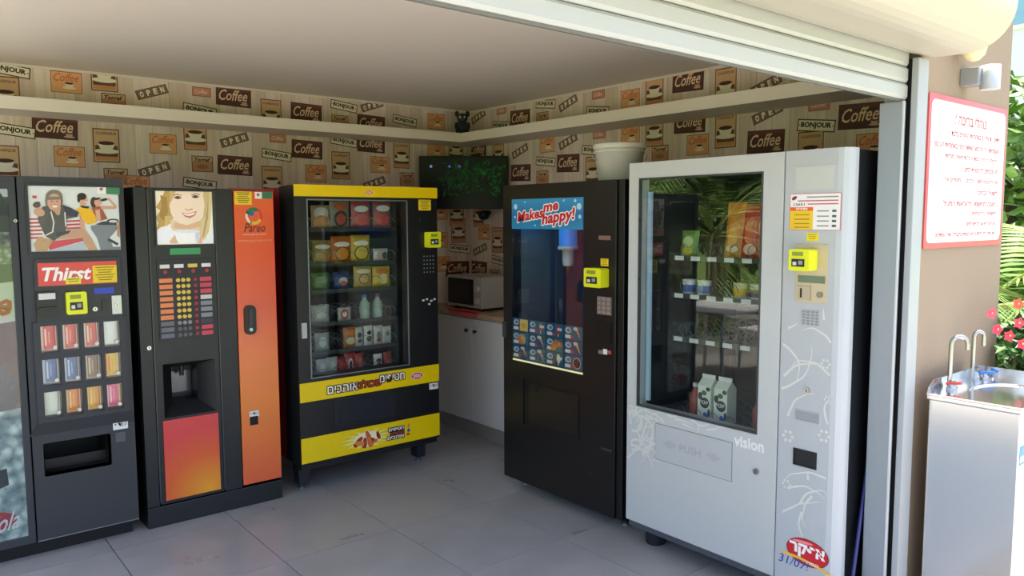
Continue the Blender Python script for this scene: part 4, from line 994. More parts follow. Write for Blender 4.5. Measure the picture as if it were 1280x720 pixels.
MB().box(F, cbr[0], cbr[1], cbr[2]-.014, cbr[2]-.003, -.012, -.002, C('#f4e6b0', .4, 0, .5)).build('light_strip', ice)
MB().box(F, win[0], win[1], win[2], win[3], .0, .003, GLASS).build('glass_pane', ice)
# header sign
hs = MB().box(F, *hdr, -.02, .002, ramp_mat('blue_sign_print', 2, [(0,'#2f8fc0'), (.5,'#2878b8'), (1,'#3a9ad0')], .3, hdr[2], hdr[3])).build('header_sign', ice, label='blue sign reading Makes me happy')
mb = MB(); w, h = hdr[1]-hdr[0], hdr[3]-hdr[2]
def hap(t, u0, u1, v0, v1, sl):
    for ox, oy, c_, dd, bo in [(.007*math.cos(q*.785), .007*math.sin(q*.785), '#f8f8f6', .0028+.00004*q, .03) for q in range(8)]+[(0,0,'#d01c2c',.0035,.035)]:
        mb.text(F, t, (hdr[0]+w*u0+ox, hdr[0]+w*u1+ox, hdr[2]+h*v0+oy, hdr[2]+h*v1+oy), dd, C(c_, .4), bold=bo, shear=.12, slope=sl)
for t_, *q_ in (('Makes', .09, .47, .30, .64, .12), ('me', .47, .68, .58, .82, .12), ('happy!', .45, .90, .12, .62, .12)):
    mb = MB(); hap(t_, *q_); mb.build('sign_word', hs)
mb = MB()
rs = random.Random(5)
for u, v, r in ((.06,.75,.016),(.1,.55,.010),(.05,.4,.008),(.95,.72,.018),(.9,.9,.009),(.96,.4,.011),(.35,.12,.006),(.75,.92,.006),(.2,.9,.006),(.62,.1,.005)): mb.ell(F, hdr[0]+w*u, hdr[2]+h*v, r, r, .0026, C('#bfe2f2', .4), 12)
mb.build('snow_dots', hs, kind='stuff')
# controls
MB().box(F, *F.rp((749,294.5), (763.5,300)), 0, .004, C('#8a6a60', .4)).build('coin_slot', ice)
sticker(F, F.rp((751,323), (760.5,333)), ice, '#f0d020', 4, '#a89010')
card_reader(F, F.rp((740,334), (761,359.5)), ice, .06)
keypad(F, F.rp((747,370), (764.5,394.5)), ice, 3, 4, C('#7a6a62', .4), C('#9a8880', .4), 0, False, .6)
MB().box(F, *F.rp((747,401), (764,430)), 0, .005, C('#0c0c0d', .35)).build('bill_flap', ice)
mb = MB().box(F, *F.rp((754,436), (759,443.5)), 0, .001, C('#e8e6e2', .4)); mb.box(F, *F.rp((748,437), (753.5,443)), 0, .001, C('#7a7874', .4)); mb.box(F, *F.rp((759.5,438), (764,443)), 0, .001, C('#c04a4a', .4)); mb.build('change_sticker', ice)
MB().box(F, A0-.001+.004, A0+.03, F.px(632,421)[1], F.px(632,402)[1], 0, .012, C('#3a3a3c', .4)).build('door_handle', ice)
r = F.rp((660,480), (722,535)); r = (r[0], r[1], F.px(662,528)[1], r[3])
mb = MB().ring(F, (r[0]-.012, r[1]+.012, r[2]-.012, r[3]+.012), r, 0, .006, BK2); mb.box(F, *r, 0, .002, C('#1c1b1a', .3)); mb.build('delivery_flap', ice)
MB().box(F, F.px(652,480)[0], F.px(655.5,480)[0], r[2]-.02, r[3]+.03, 0, .010, BK2).build('pull_bar', ice)
o = MB().box(F, *F.rp((752.5,558.5), (765,565.5)), 0, .004, C('#3a3936', .3)).build('lock_plate', ice)
for a in (A0+.03, A1-.1):
    for dd in (-.08, -.75):
        q = MB().box(F, a, a+.07, .030, B0, dd-.07, dd, C('#121214', .4)).build('leg', ice)
        pp = F.P(a+.035, 0, dd-.035); MB().lathe(pp, [(.024,0),(.024,.007),(.009,.010),(.009,.032)], C('#8a8a86', .35, .7), 12).build('levelling_foot', q)

# ---- white glass front machine ---------------------------------------------------------
F = side_frame(2.82)
A0, A1, B0, B1 = -2.545, -1.448, .118, 1.885
AM = F.px(975.5, 450)[0]
vis = thing('white_vending_machine', (3.25, 2.0, 0), 'white and grey tall vending machine with large glass front and red oval logo', 'vending machine')
WG = C('#c3c5c4', .42); WG2 = C('#b9bcbf', .4); SIDE = C('#17191d', .45)
gl = (F.px(799,300)[0], F.px(951.5,300)[0], F.px(796.7,506)[1], F.px(799,224)[1])
D0, DT3 = -.84, .07
mb = MB(); mb.box(F, A0+.005, A0+.03, B0, B1-.005, D0, -DT3, SIDE); mb.box(F, A1-.025, A1-.004, B0, B1-.005, D0, -DT3, SIDE); mb.box(F, A0+.03, A1-.025, B1-.035, B1-.005, D0, -DT3, SIDE)
mb.box(F, A0+.03, A1-.025, B0, gl[2]-.04, D0, -DT3, SIDE); mb.box(F, A0+.03, AM+.02, gl[2]-.04, B1-.035, D0, D0+.02, SIDE); mb.box(F, AM, A1-.025, gl[2]-.04, B1-.035, D0, -DT3, SIDE)
mb.build('cabinet', vis)
MB().box(F, A0+.01, A1-.01, B0-.03, B0, -.62, -.012, C('#4d5058', .4)).build('base_rail', vis)
door = MB().ring(F, (A0, AM-.006, B0, B1), gl, -DT3, 0, WG).build('door', vis, bevel=.006)
INT = C('#262a2e', .6)
mb = MB(); mb.box(F, A0+.03, gl[0]-.01, gl[2]-.04, B1-.035, D0+.02, -DT3-.002, INT); mb.box(F, gl[1]+.01, AM, gl[2]-.04, B1-.035, D0+.02, -DT3-.002, INT); mb.box(F, gl[0]-.01, gl[1]+.01, gl[3]+.02, B1-.035, D0+.02, -DT3-.002, INT); mb.build('liner', vis)
MB().ring(F, (gl[0]-.004, gl[1]+.004, gl[2]-.004, gl[3]+.004), (gl[0]+.004, gl[1]-.004, gl[2]+.004, gl[3]-.004), -.012, .003, C('#3a3c3e', .3)).build('glass_gasket', vis)
MB().box(F, *gl, -.012, -.008, GLASS).build('glass_pane', vis)
MB().box(F, gl[0]+.012, gl[0]+.032, gl[2]+.02, gl[3]-.06, -.06, -.045, C('#8fa8bc', .4, 0, .25)).build('strip_or_fill_tube', vis, label='pale blue lit strip inside the door')
MB().box(F, gl[0]+.05, gl[1]-.05, gl[3]+.006, gl[3]+.018, -.06, -.03, C('#eef6ff', .4, 0, 4.0)).build('strip_or_fill_tube', vis)  # extra fill light added out of view behind the top frame
# control column with a rounded outer edge
a_b = F.px(1057.5, 300)[0]
pts = [(AM, -DT3), (AM, 0), (a_b, 0)]
CF = Frame((2.82, 0, 0), (0,-1,0), (-1,0,0), (0,0,1))
pts = [(AM, -DT3), (AM, 0.0), (A1-.045, 0.0), (A1-.025, -.005), (A1-.010, -.018), (A1, -.045), (A1, -DT3)]
PTS2 = [(2.82-dd, a) for a, dd in pts]
cm = MB(); n = len(pts)
cm.add([F.P(a, B0, dd) for a, dd in pts]+[F.P(a, B1, dd) for a, dd in pts], [(i, i+1, n+i+1, n+i) for i in range(n-1)]+[(n-1,0,n,2*n-1)]+[tuple(range(n))[::-1], tuple(range(n, 2*n))], WG2)
cm.build('control_column', vis)
MB().box(F, AM-.006, AM, B0, B1, -DT3, -.01, C('#2a2c30', .5)).build('door_gap', vis)
# flap with PUSH and arrows
r = (F.px(819.4,550)[0], F.px(914.5,580)[0], F.px(819.4,572.8)[1], F.px(819.4,529)[1])
fm = MB().ring(F, (r[0]-.003, r[1]+.003, r[2]-.003, r[3]+.003), r, 0, .0012, C('#7d8082', .5)); fm.box(F, *r, 0, .002, C('#bdbfc0', .38)); 
a0,a1,b0,b1 = r; bc = (b0+b1)/2; w = a1-a0
fm.text(F, 'PUSH', (a0+.34*w, a0+.62*w, bc-.018, bc+.018), .0026, C('#abaeb2', .5), bold=.02)
for s_, c0 in ((1, a0+.2*w), (-1, a0+.78*w)): fm.poly(F, [(c0+s_*.045, bc+.006), (c0, bc+.022), (c0-s_*.045, bc), (c0, bc-.022)], .0026, C('#b2b5b8', .5))
fm.build('delivery_flap', vis)
MB().text(F, 'vision', (F.px(917.5,552)[0], F.px(955,560)[0], F.px(930,562)[1]+.006, F.px(930,546)[1]), .0008, C('#ecece6', .4), bold=.035).build('vision_lettering', vis, label='pale vision lettering')
lock(F, 945.5, 589, vis, .014)
# pale tendrils printed on the lower door and the column
SW = C('#d8d8d0', .45)
def swirl(mb, F, x, y, L, ang, curl, w, n=16, d=.0007):
    pts = [(x, y)]; t = ang
    for i in range(n):
        t += curl*(0.5+i/n)/n*2; pts.append((min(max(pts[-1][0]+L/n*math.cos(t), A0+.008), AM-.02), min(pts[-1][1]+L/n*math.sin(t), gl[2]-.012)))
    mb.line(F, pts, w, d, SW, taper=True); return pts[-1]
mb = MB(); rs = random.Random(21)
bl = (A0+.004, gl[2]-.01)
for k in range(34):
    a = A0+.02+rs.random()*.12; b_ = gl[2]-.03-rs.random()*.22
    swirl(mb, F, a, b_, rs.uniform(.08,.2), rs.uniform(-.6,1.6), rs.uniform(-2.5,2.5), rs.uniform(.006,.013), d=.0007+.00002*k)
for k in range(10):
    a = A0+.12+.05*k*.9; b_ = gl[2]-.012-.012*(k % 3)
    if a < gl[1]-.25: swirl(mb, F, a, b_, rs.uniform(.05,.12), rs.uniform(-.5,.3), rs.uniform(-2,2), .009, d=.0011+.00002*k)
pts = [(A0+.01, gl[2]-.05), (A0+.05, gl[2]-.03), (A0+.10, gl[2]-.06), (A0+.07, gl[2]-.13), (A0+.10, gl[2]-.19), (A0+.04, gl[2]-.25), (A0+.008, gl[2]-.28)]
mb.line(F, pts, .009, .0014, SW)
mb.build('tendril_print', vis, kind='stuff')
def inside(a): return min(max(a, AM+.01), A1-.05)
keep = [F.rp(*q) for q in (((986,240),(1053,292)), ((992,300),(1038,384)), ((1000,384),(1027,411)), ((990,508),(1028,590)), ((975,668),(1045,712)))]
def clear(p): return not any(k_[0] < p[0] < k_[1] and k_[2] < p[1] < k_[3] for k_ in keep)
mb = MB(); rs = random.Random(9)
for (x, y, L, an, cu) in ((980,470,.22,.9,-1.6), (975,485,.26,.3,1.5), (1040,470,.2,2.4,1.7), (985,410,.2,.4,2.0), (978,430,.2,-.3,-2), (1030,400,.16,1.8,-2), (985,610,.18,.6,-1.4), (1000,630,.2,1.2,-2.0), (1040,600,.22,3.0,1.2), (1010,600,.2,1.6,1.8), (1035,530,.16,2.2,-2.2), (985,560,.2,.8,1.6), (1015,620,.16,-2.2,1.2), (990,330,.14,.5,1.8), (1048,430,.15,2.2,1.5), (1040,350,.12,2.0,-2), (985,520,.18,1.4,-1.4), (1030,575,.2,2.4,1.0), (1002,640,.15,-1.9,1.5), (978,640,.2,.8,-.6)):
    a, b_ = F.px(x, y); m2 = MB(); n = 16; pts = [(inside(a), b_)]; t = an
    for i in range(n):
        t += (cu*.55+.9*math.sin(i*.9+x))*(0.5+i/n)/n*2; pts.append((inside(pts[-1][0]+L/n*math.cos(t)), pts[-1][1]+L/n*math.sin(t)))
    for i_, p_ in enumerate(pts):
        if not clear(p_): pts = pts[:i_]; break
    if len(pts) > 3: mb.line(F, pts, .010, .0006+.00002*len(mb.f) % .0006, SW, taper=True)
for (x, y, r) in ((1030,545,.02),(985,545,.02),(1032,455,.016),(983,605,.016),(1035,500,.013)): 
    a, b_ = F.px(x, y)
    for k in range(6): mb.ell(F, a+r*math.cos(k*1.05), b_+r*math.sin(k*1.05), r*.36, r*.36, .0012, SW, 8)
mb.build('tendril_print', vis, kind='stuff')
# column fittings
o = MB().box(F, *F.rp((995,209), (1042.5,236)), 0, .002, C('#c6c9c4', .2)).build('top_window', vis)
r = F.rp((988,243), (1050.5,288)); r = (r[0], r[1], F.px(988,287.5)[1], F.px(988,242.5)[1]); a0,a1,b0,b1 = r; w, h = a1-a0, b1-b0
mb = MB().box(F, *r, 0, .0012, C('#d8606a', .45)); mb.rect(F, (a0+.01*w, a1-.01*w, b0+.015*h, b1-.015*h), .0015, C('#f2f0ee', .45)); mb.rect(F, (a0+.012*w, a0+.47*w, b0+.02*h, b0+.53*h), .0018, C('#f0c51e', .45)); mb.rect(F, (a0+.012*w, a0+.47*w, b0+.53*h, b0+.63*h), .0018, C('#e8602a', .45))
mb.text(F, HEB('אזהרה!'), (a0+.13*w, a0+.36*w, b0+.55*h, b0+.62*h), .0022, C('#ffffff', .5), bold=.02); mb.text(F, '12651', (a0+.08*w, a0+.30*w, b0+.67*h, b0+.74*h), .0020, C('#2a2a2a', .5), bold=.02)
for v, u0, c_ in ((.90,.34,'#8a8a8a'),(.80,.16,'#d0606a'),(.71,.36,'#d0606a')): mb.rect(F, (a0+u0*w, a1-.05*w, b0+(v-.016)*h, b0+(v+.016)*h), .0019, C(c_, .5))
for v in (.42,.30,.18,.08): mb.rect(F, (a0+.1*w, a0+.40*w, b0+(v-.015)*h, b0+(v+.015)*h), .0022, C('#a88a1c', .5))
for v in (.52,.38,.25,.12): mb.rect(F, (a0+.55*w, a0+.78*w, b0+(v-.015)*h, b0+(v+.015)*h), .0022, C('#8a8a8c', .5)); mb.rect(F, (a0+.84*w, a0+.92*w, b0+(v-.03)*h, b0+(v+.03)*h), .0022, C('#5a5a5e', .5))
mb.ell(F, a0+.09*w, b0+.88*h, .012, .007, .0020, C('#7a3040', .5), 12, .5); mb.build('notice_sticker', vis, label='white and yellow notice with red border')
sticker(F, F.rp((1008.5,291), (1023,301.5)), vis, '#f0d61e', 3, '#b8a010')
r = F.rp((996.5,304), (1034,379.5)); r = (r[0], r[1], F.px(997,377)[1], F.px(1000,304.5)[1])
pn = MB().box(F, *r, 0, .003, C('#c9b7a2', .3, .4)).build('payment_plate', vis, bevel=.001)
card_reader(F, (r[0]+.002, r[1]-.045, r[3]-.45*(r[3]-r[2]), r[3]-.02), vis, .06, .003)
a0,a1,b0,b1 = r; w, h = a1-a0, b1-b0
MB().box(F, a0+.08*w, a1-.08*w, b0+.34*h, b0+.46*h, .003, .006, C('#6d7a66', .25)).build('lcd', pn)
q = MB().box(F, a0+.08*w, a0+.5*w, b0+.04*h, b0+.28*h, .003, .010, C('#b8a898', .3, .5)).build('coin_slot', pn)
MB().box(F, a0+.18*w, a0+.24*w, b0+.08*h, b0+.24*h, .010, .0105, DARK).build('slot_opening', pn); MB().cyl(F, a0+.78*w, b0+.15*h, .012, .003, .010, C('#8a8680', .3, .7), 14).build('reject_button', pn)
keypad(F, F.rp((1003,387), (1024.5,408)), vis, 4, 5, C('#b4b6b8', .4), C('#8f9398', .4), 0, False, .6)
lock(F, 1009, 487.5, vis, .012)
r = F.rp((994.5,512), (1024,530)); mb = MB().ring(F, (r[0]-.004, r[1]+.004, r[2]-.004, r[3]+.004), r, 0, .003, C('#b8babc', .4)); mb.add([F.P(r[0],r[3],-.0)+F.n*.0035, F.P(r[0],r[2],0)+F.n*.0008, F.P(r[1],r[2],0)+F.n*.0008, F.P(r[1],r[3],0)+F.n*.0035], [(0,1,2,3)], C('#9b9da0', .4)); mb.build('finger_recess', vis)
r = (F.px(991.8,570)[0], F.px(1021,575)[0], F.px(992,580)[1], F.px(992,559)[1]); mb = MB().ring(F, r, (r[0]+.006, r[1]-.006, r[2]+.006, r[3]-.006), 0, .004, C('#1d1e20', .4)); mb.box(F, r[0]+.006, r[1]-.006, r[2]+.006, r[3]-.006, 0, .001, C('#1a1a1c', .3)); mb.build('coin_return', vis)
# red oval logo with a marker scribble
ca_, cb_ = F.px(1009, 691); mb = MB(); rt = -.03
mb.ell(F, ca_, cb_, .092, .056, .0008, C('#5a1218', .4), 28, rt); mb.ell(F, ca_, cb_, .089, .053, .0011, C('#d0202a', .35), 28, rt); mb.ell(F, ca_-.02, cb_+.038, .045, .006, .0014, C('#f0948a', .4), 14, .05)
mb.text(F, HEB('אפקר'), (ca_-.078, ca_+.078, cb_-.026, cb_+.03), .0016, C('#f6f4f2', .4), bold=.05)
mb.line(F, [(ca_-.11, cb_-.03), (ca_-.03, cb_-.032), (ca_+.05, cb_-.045), (ca_+.10, cb_-.058)], .010, .0018, C('#f0c03a', .4)); mb.text(F, HEB('קפה'), (ca_+.0, ca_+.05, cb_-.05, cb_-.034), .0020, C('#f8f6f0', .4))
mb.build('oval_logo', vis, label='red oval logo with white Hebrew lettering')
MB().text(F, '31/07!', (ca_-.125, ca_+.01, cb_-.075, cb_-.04), .0024, C('#2a4ea8', .4), shear=.2).build('marker_scribble', vis, label='blue handwritten date')
for a in (A0+.06, A1-.12):
    for dd in (-.06, -.62):
        p = F.P(a+.045, 0, dd-.045); MB().lathe(p, [(.045,0),(.05,.01),(.05,.075),(.054,B0-.03)], C('#22232c', .4), 16).build('foot', vis)
# trays, coils and goods
IF = Frame(F.P(0, 0, -DT3-.04), F.u, F.v, F.n)
tray_px = [318, 365, 419, 521]; TB = [F.px(850, y+2, -DT3-.04)[1] for y in tray_px]
cdat = None
for j, b_ in enumerate(TB):
    l0 = gl[0]+.12
    t = MB().box(IF, l0, gl[1]+.005, b_-.02, b_-.012, -.6, 0, C('#3a3e42', .4, .3)).build('tray', vis)
    MB().box(IF, l0, gl[1]+.005, b_-.022, b_+.004, 0, .004, C('#202428', .3)).build('tray_edge', t)
    for i in range(6):
        ca_ = l0+.05+.092*i
        MB().box(IF, ca_-.036, ca_+.014, b_-.019, b_+.001, .004, .006, C('#d8dad8', .4)).build('price_tag', t)
        if cdat is None:
            o = helix(IF, ca_, b_-.010, .034, .42, 6, WIRE).build('coil', t, org=IF.P(ca_, b_, 0)); cdat = o.data
        else:
            o = bpy.data.objects.new('coil', cdat); COL.objects.link(o); o.parent = t; o.location = IF.P(ca_, b_, 0)-WORLD[t.name]
ap = lambda x, y: F.px(x, y, -DT3-.10)[0]
for x, w, h, col, emb, lab in ((862, .10, .13, '#7aa04a', [(0,.2,.6,.4,'#c8d8a0'),(0,-.5,.6,.3,'#e0c82a')], 'green snack bag at the left end of the top tray in the white machine'), (917, .10, .26, '#d88a2a', [(0,-.6,.7,.15,'#f0dcc0'),(0,-.2,.5,.4,'#e8a850')], 'tall orange wafer packet leaning on the top tray in the white machine'), (939, .11, .25, '#cc3a34', [(0,0,.6,.5,'#e0604a'),(0,-.6,.6,.2,'#f0c8b0')], 'tall red wafer packet at the right of the top tray in the white machine')):
    pillow(F, ap(x, 316), TB[0]-.010, w, h, .035, -DT3-.095, S_(col), emb, 'snack_bag', lab, 'snack bag', 'snacks in the white machine', tilt=-.12)
for x, c1, c2, lab in ((862, '#eceae6', '#3a6ab0', 'white dairy cup with blue print, leftmost on the second tray'), (881, '#f0eee8', '#4a7ac0', 'white dairy cup with blue print beside the leftmost one'), (926, '#e8d8a8', '#e0b020', 'dairy cup with yellow band on the second tray'), (947, '#d8d4cc', '#6a4030', 'dairy cup with brown band at the right of the second tray')):
    p = F.P(ap(x, 362), TB[1]-.010, -DT3-.10); t = thing('dairy_cup', p, lab, 'dairy cup', 'dairy cups in the white machine')
    MB().lathe(p, [(.028,0),(.034,.07),(.036,.075),(.0,.078)], C(c1, .35), 20).build('cup_body', t); MB().lathe(p+Vector((0,0,.018)), [(.0310,0),(.0338,.034)], C(c2, .4), 20).build('label_band', t)
for i, x in enumerate((885.5, 906)):
    p = F.P(ap(x, 515), TB[3]-.010, -DT3-.10); ca_ = p.dot(F.u); b0 = p.z
    t = thing('milk_carton', p, ('left' if i == 0 else 'right')+' one of two green and white chocolate milk cartons on the bottom tray', 'carton', 'milk cartons in the white machine')
    dc = -DT3-.10; w = .036; CR = C('#eef0e2', .4)
    mb = MB().box(F, ca_-w, ca_+w, b0, b0+.185, dc-w, dc+w, CR); mb.add([F.P(ca_-w,b0+.185,dc+w), F.P(ca_+w,b0+.185,dc+w), F.P(ca_+w,b0+.185,dc-w), F.P(ca_-w,b0+.185,dc-w), F.P(ca_-w,b0+.22,dc), F.P(ca_+w,b0+.22,dc)], [(0,1,5,4),(2,3,4,5),(1,2,5),(3,0,4)], CR)
    mb.box(F, ca_-w, ca_+w, b0+.218, b0+.235, dc-.003, dc+.003, CR); mb.build('carton_body', t)
    pm = MB(); q = dc+w+.0006
    pm.ell(F, ca_+.004, b0+.105, .026, .026, q, C('#3a3a38', .4)); pm.ell(F, ca_-.022, b0+.135, .012, .018, q+.0002, C('#3a3a38', .4)); pm.text(F, HEB('יוטי'), (ca_-.018, ca_+.022, b0+.098, b0+.116), q+.0005, C('#f0f0e8', .4), bold=.02)
    pm.ell(F, ca_, b0+.152, .015, .012, q+.0004, C('#4a7a3a', .4)); pm.ell(F, ca_+.01, b0+.045, .013, .017, q+.0004, C('#2a6ab8', .4), 14, .5); pm.ell(F, ca_+.028, b0+.06, .008, .02, q+.0003, C('#3a3a38', .4)); pm.ell(F, ca_+.022, b0+.172, .012, .010, q+.0003, C('#3a3a38', .4))
    pm.build('print', t)
for x, c_, lab in ((866, '#a83a30', 'small red bottle at the left of the bottom tray in the white machine'), (946, '#c84a44', 'red and white bottle at the right end of the bottom tray in the white machine')):
    p = F.P(ap(x, 515), TB[3]-.010, -DT3-.12); t = thing('drink_bottle', p, lab, 'bottle', 'bottles in the white machine')
    MB().lathe(p, [(.026,0),(.028,.01),(.028,.11),(.012,.15),(.012,.16)], C(c_, .3), 18).build('bottle_body', t); MB().lathe(p+Vector((0,0,.16)), [(.014,0),(.014,.018)], C('#d8d8d4', .4), 12).build('cap', t)
# ================================================================== counter corner
KB = C('#d2cfc8', .4)
KF = side_frame(3.36)
cab_y0, cab_y1 = 3.72, BY-.002
ys_ = KF.px(590, 450)[0]                                     # seam between the two doors (u = -y)
cabn = thing('base_cabinet', (3.6, 4.5, 0), 'white two door base cabinet in the corner under the counter', 'cabinet')
MB().wbox((3.378, cab_y0, .105), (BX-.012, cab_y1-.01, .895), KB).build('body', cabn)
MB().wbox((3.385, cab_y0, 0), (3.40, cab_y1, .105), C('#8a837a', .5)).build('plinth', cabn)
for i, (a0, a1) in enumerate(((ys_-.455, ys_-.002), (ys_+.002, ys_+.455), (ys_+.459, -cab_y0))):
    dd = MB().box(KF, a0, a1, .112, .885, -.018, 0, KB).build('door', cabn, bevel=.002)
    if i < 2:
        ka = a1-.035 if i == 0 else a0+.04
        ka, kb = KF.px((585, 595.5)[i], (412.5, 414.5)[i])
        MB().cyl(KF, ka, kb, .006, 0, .016, C('#2a241e', .4), 10).cyl(KF, ka, kb, .014, .016, .026, C('#2a241e', .35), 14).build('knob', dd)
WOOD = tile_mat('counter_laminate', '#a58a6c', '#b59a7a', .4)
ct = MB().wbox((3.335, cab_y0, .897), (BX, cab_y1, .932), WOOD).build('worktop', label='beige wood effect worktop on the white corner cabinet', cat='worktop', bevel=.003)
CLF = side_frame(3.335); c0, c1 = CLF.px(557.5, 392)[0], CLF.px(600, 397)[0]
ZF = Frame((0,0,0), (1,0,0), (0,1,0), (0,0,1))
CLO = C('#d0564d', .75)
mb = MB().prism(ZF, [(3.329,-c0-.02), (3.36,-c0), (3.41,-c0-.03), (3.42,-(c0+c1)/2), (3.40,-c1+.03), (3.36,-c1), (3.329,-c1+.02)], .933, .937, CLO)
pts = [(c0+.02, .937), (c1-.02, .937), (c1-.03, .905), ((c0*.4+c1*.6), .897), ((c0*.7+c1*.3), .904), (c0+.05, .914)]
mb.prism(side_frame(3.333), pts, 0, .004, CLO)
mb.build('cloth', label='red cloth on the worktop edge in front of the microwave', cat='cloth')
# microwave
MF = side_frame(3.43)
m0 = MF.px(559, 346); m1 = MF.px(602, 347)
a0, a1 = m0[0], m1[0]; b0, b1 = .952, 1.188
mic = thing('microwave_oven', (3.6, -(a0+a1)/2, .932), 'silver microwave oven with black door on the corner worktop', 'microwave')
SIL = C('#b9b4ac', .35, .25)
MB().box(MF, a0, a1, b0, b1, -.33, -.02, SIL).build('case', mic, bevel=.004)
MB().box(MF, a0, a1, b0, b1, -.02, 0, SIL).build('front_panel', mic, bevel=.004)
dr_ = MB().box(MF, a0+.02, a1-.1, b0+.02, b1-.02, 0, .008, C('#0e0f10', .2)).build('door', mic, bevel=.003)
MB().box(MF, a0+.05, a1-.13, b0+.05, b1-.05, .008, .009, C('#1c1e20', .15)).build('window', dr_)
for b_ in (b0+.06, b0+.145): MB().cyl(MF, a1-.05, b_, .022, 0, .02, C('#d4d0c8', .3, .4), 16).build('knob', mic)
for aa in (a0+.03, a1-.06):
    for dd in (-.05, -.3): MB().box(MF, aa, aa+.03, .932, b0, dd-.03, dd, DARK).build('foot', mic)

# ---- television across the corner
tc = Vector((3.60, 4.90, 1.9)); un = Vector((-.62, -.785, 0)).normalized(); uu = Vector((-un.y, un.x, 0))
if uu.dot(AX_R) < 0: uu = -uu
TL = math.radians(3); uv = Vector((0,0,1))*math.cos(TL)+un*math.sin(TL); un = un*math.cos(TL)-Vector((0,0,1))*math.sin(TL)
TF = Frame(tc, uu, uv, un)
TVM, nt, b = nodes_mat('television_black'); b.inputs['Base Color'].default_value = (.004,.005,.006,1); b.inputs['Roughness'].default_value = .25; b.inputs['Specular IOR Level'].default_value = .12
r = TF.rp((523.5,195), (635.5,261)); 
tv = thing('television', TF.P((r[0]+r[1])/2, r[2], 0), 'black flat television mounted across the room corner showing dark foliage', 'television')
MB().box(TF, *r, -.045, 0, TVM).build('bezel', tv, bevel=.004)
a0,a1,b0,b1 = r; w, h = a1-a0, b1-b0
sc = (a0+.022, a1-.022, b0+.06, b1-.025)
mb = MB().rect(TF, sc, .0006, TVM); rs = random.Random(4)
for k in range(230):
    x = rs.betavariate(2.2,1.6); y = rs.betavariate(2.0,1.6)
    if x < .22 or y < .15: continue
    t = rs.uniform(0, 3.14); l = rs.uniform(.012,.04); g = rs.random()*(.4+.9*x)
    col = '#%02x%02x%02x' % (int(8+22*g), int(26+78*g), int(10+26*g))
    cx, cy = sc[0]+(sc[1]-sc[0])*x, sc[2]+(sc[3]-sc[2])*y
    c_, s_ = math.cos(t), math.sin(t)
    pts = [(min(max(cx+c_*u-s_*v, sc[0]), sc[1]), min(max(cy+s_*u+c_*v, sc[2]), sc[3])) for u, v in ((-l,0),(-l*.3,-l*.22),(l,0),(-l*.3,l*.22))]
    A = sum(pts[i][0]*pts[(i+1) % 4][1]-pts[(i+1) % 4][0]*pts[i][1] for i in range(4))
    if abs(A) > 1e-6: mb.poly(TF, pts, .0008+.000003*k, C(col, .9, 0, .18))
for u, c_ in ((.11,'#5a86c8'), (.33,'#2448b0'), (.45,'#3a34a8')): mb.ell(TF, sc[0]+(sc[1]-sc[0])*u, sc[3]-.055, .011, .011, .0018, C(c_, .3, 0, .35), 12)
mb.build('screen', tv, label='dark screen with green leaves and small blue icons')
mid_ = TF.P((a0+a1)/2, (b0+b1)/2, -.045)
mb = MB().tube([mid_, mid_-un*.10, Vector((BX-.03, BY-.22, mid_.z)), Vector((BX-.001, BY-.22, mid_.z))], .018, C('#111111', .4), 8); mb.wbox((BX-.02, BY-.28, mid_.z-.1), (BX, BY-.16, mid_.z+.1), C('#111111', .4)); mb.build('wall_bracket', tv)
p = FR.P(*FR.px(612, 266), .0)
mb = MB().lathe((BX-.06, p.y, p.z-.06), [(.0,0),(.035,.01),(.05,.04),(.05,.07),(.0,.075)], C('#141312', .4), 16); mb.tube([(BX-.06, p.y, p.z), (BX, p.y, p.z)], .02, C('#141312', .4)); mb.build('wall_speaker', label='small black round speaker on the side wall under the television', cat='speaker')

# ---- dark plush ornament on the corner shelf
q = Vector((3.60, 5.0, 2.285)); PL = C('#23262b', .95)
pl = thing('plush_toy', q, 'small dark plush animal sitting on the shelf in the corner', 'toy')
lk = Vector((-.6,-.8,0)); sd = Vector((.8,-.6,0))
def blob(mb, c, rx, ry, rz, m, n=14):
    prof = [(math.sin(math.pi*i/8), -math.cos(math.pi*i/8)) for i in range(9)]
    vs = []
    for r_, z_ in prof:
        for j in range(n): vs.append(Vector(c)+sd*(rx*r_*math.cos(2*math.pi*j/n))+lk*(ry*r_*math.sin(2*math.pi*j/n))+Vector((0,0,rz*z_)))
    fs = [(i*n+j, i*n+(j+1) % n, (i+1)*n+(j+1) % n, (i+1)*n+j) for i in range(8) for j in range(n)]
    mb.add(vs, fs, m, True)
mb = MB(); blob(mb, q+Vector((0,0,.055)), .048, .045, .056, PL); mb.build('body', pl)
mb = MB(); blob(mb, q+Vector((0,0,.125))-lk*.0, .042, .04, .038, PL); hd = mb.build('head', pl)
for s in (-1, 1):
    mb = MB(); blob(mb, q+sd*(.042*s)+Vector((0,0,.158)), .016, .01, .024, PL); mb.build('ear', hd)
    mb = MB(); blob(mb, q+sd*(.018*s)+lk*.037+Vector((0,0,.130)), .007, .005, .008, C('#c8c4bc', .5)); mb.build('eye', hd)
    mb = MB(); blob(mb, q+sd*(.048*s)+lk*.02+Vector((0,0,.062)), .014, .018, .030, PL); mb.build('arm', pl)
    mb = MB(); blob(mb, q+sd*(.034*s)+lk*.045+Vector((0,0,.017)), .018, .03, .017, PL); mb.build('leg', pl)
mb = MB(); blob(mb, q+lk*.042+Vector((0,0,.112)), .018, .012, .013, C('#4a3a36', .9)); mb.build('muzzle', hd)

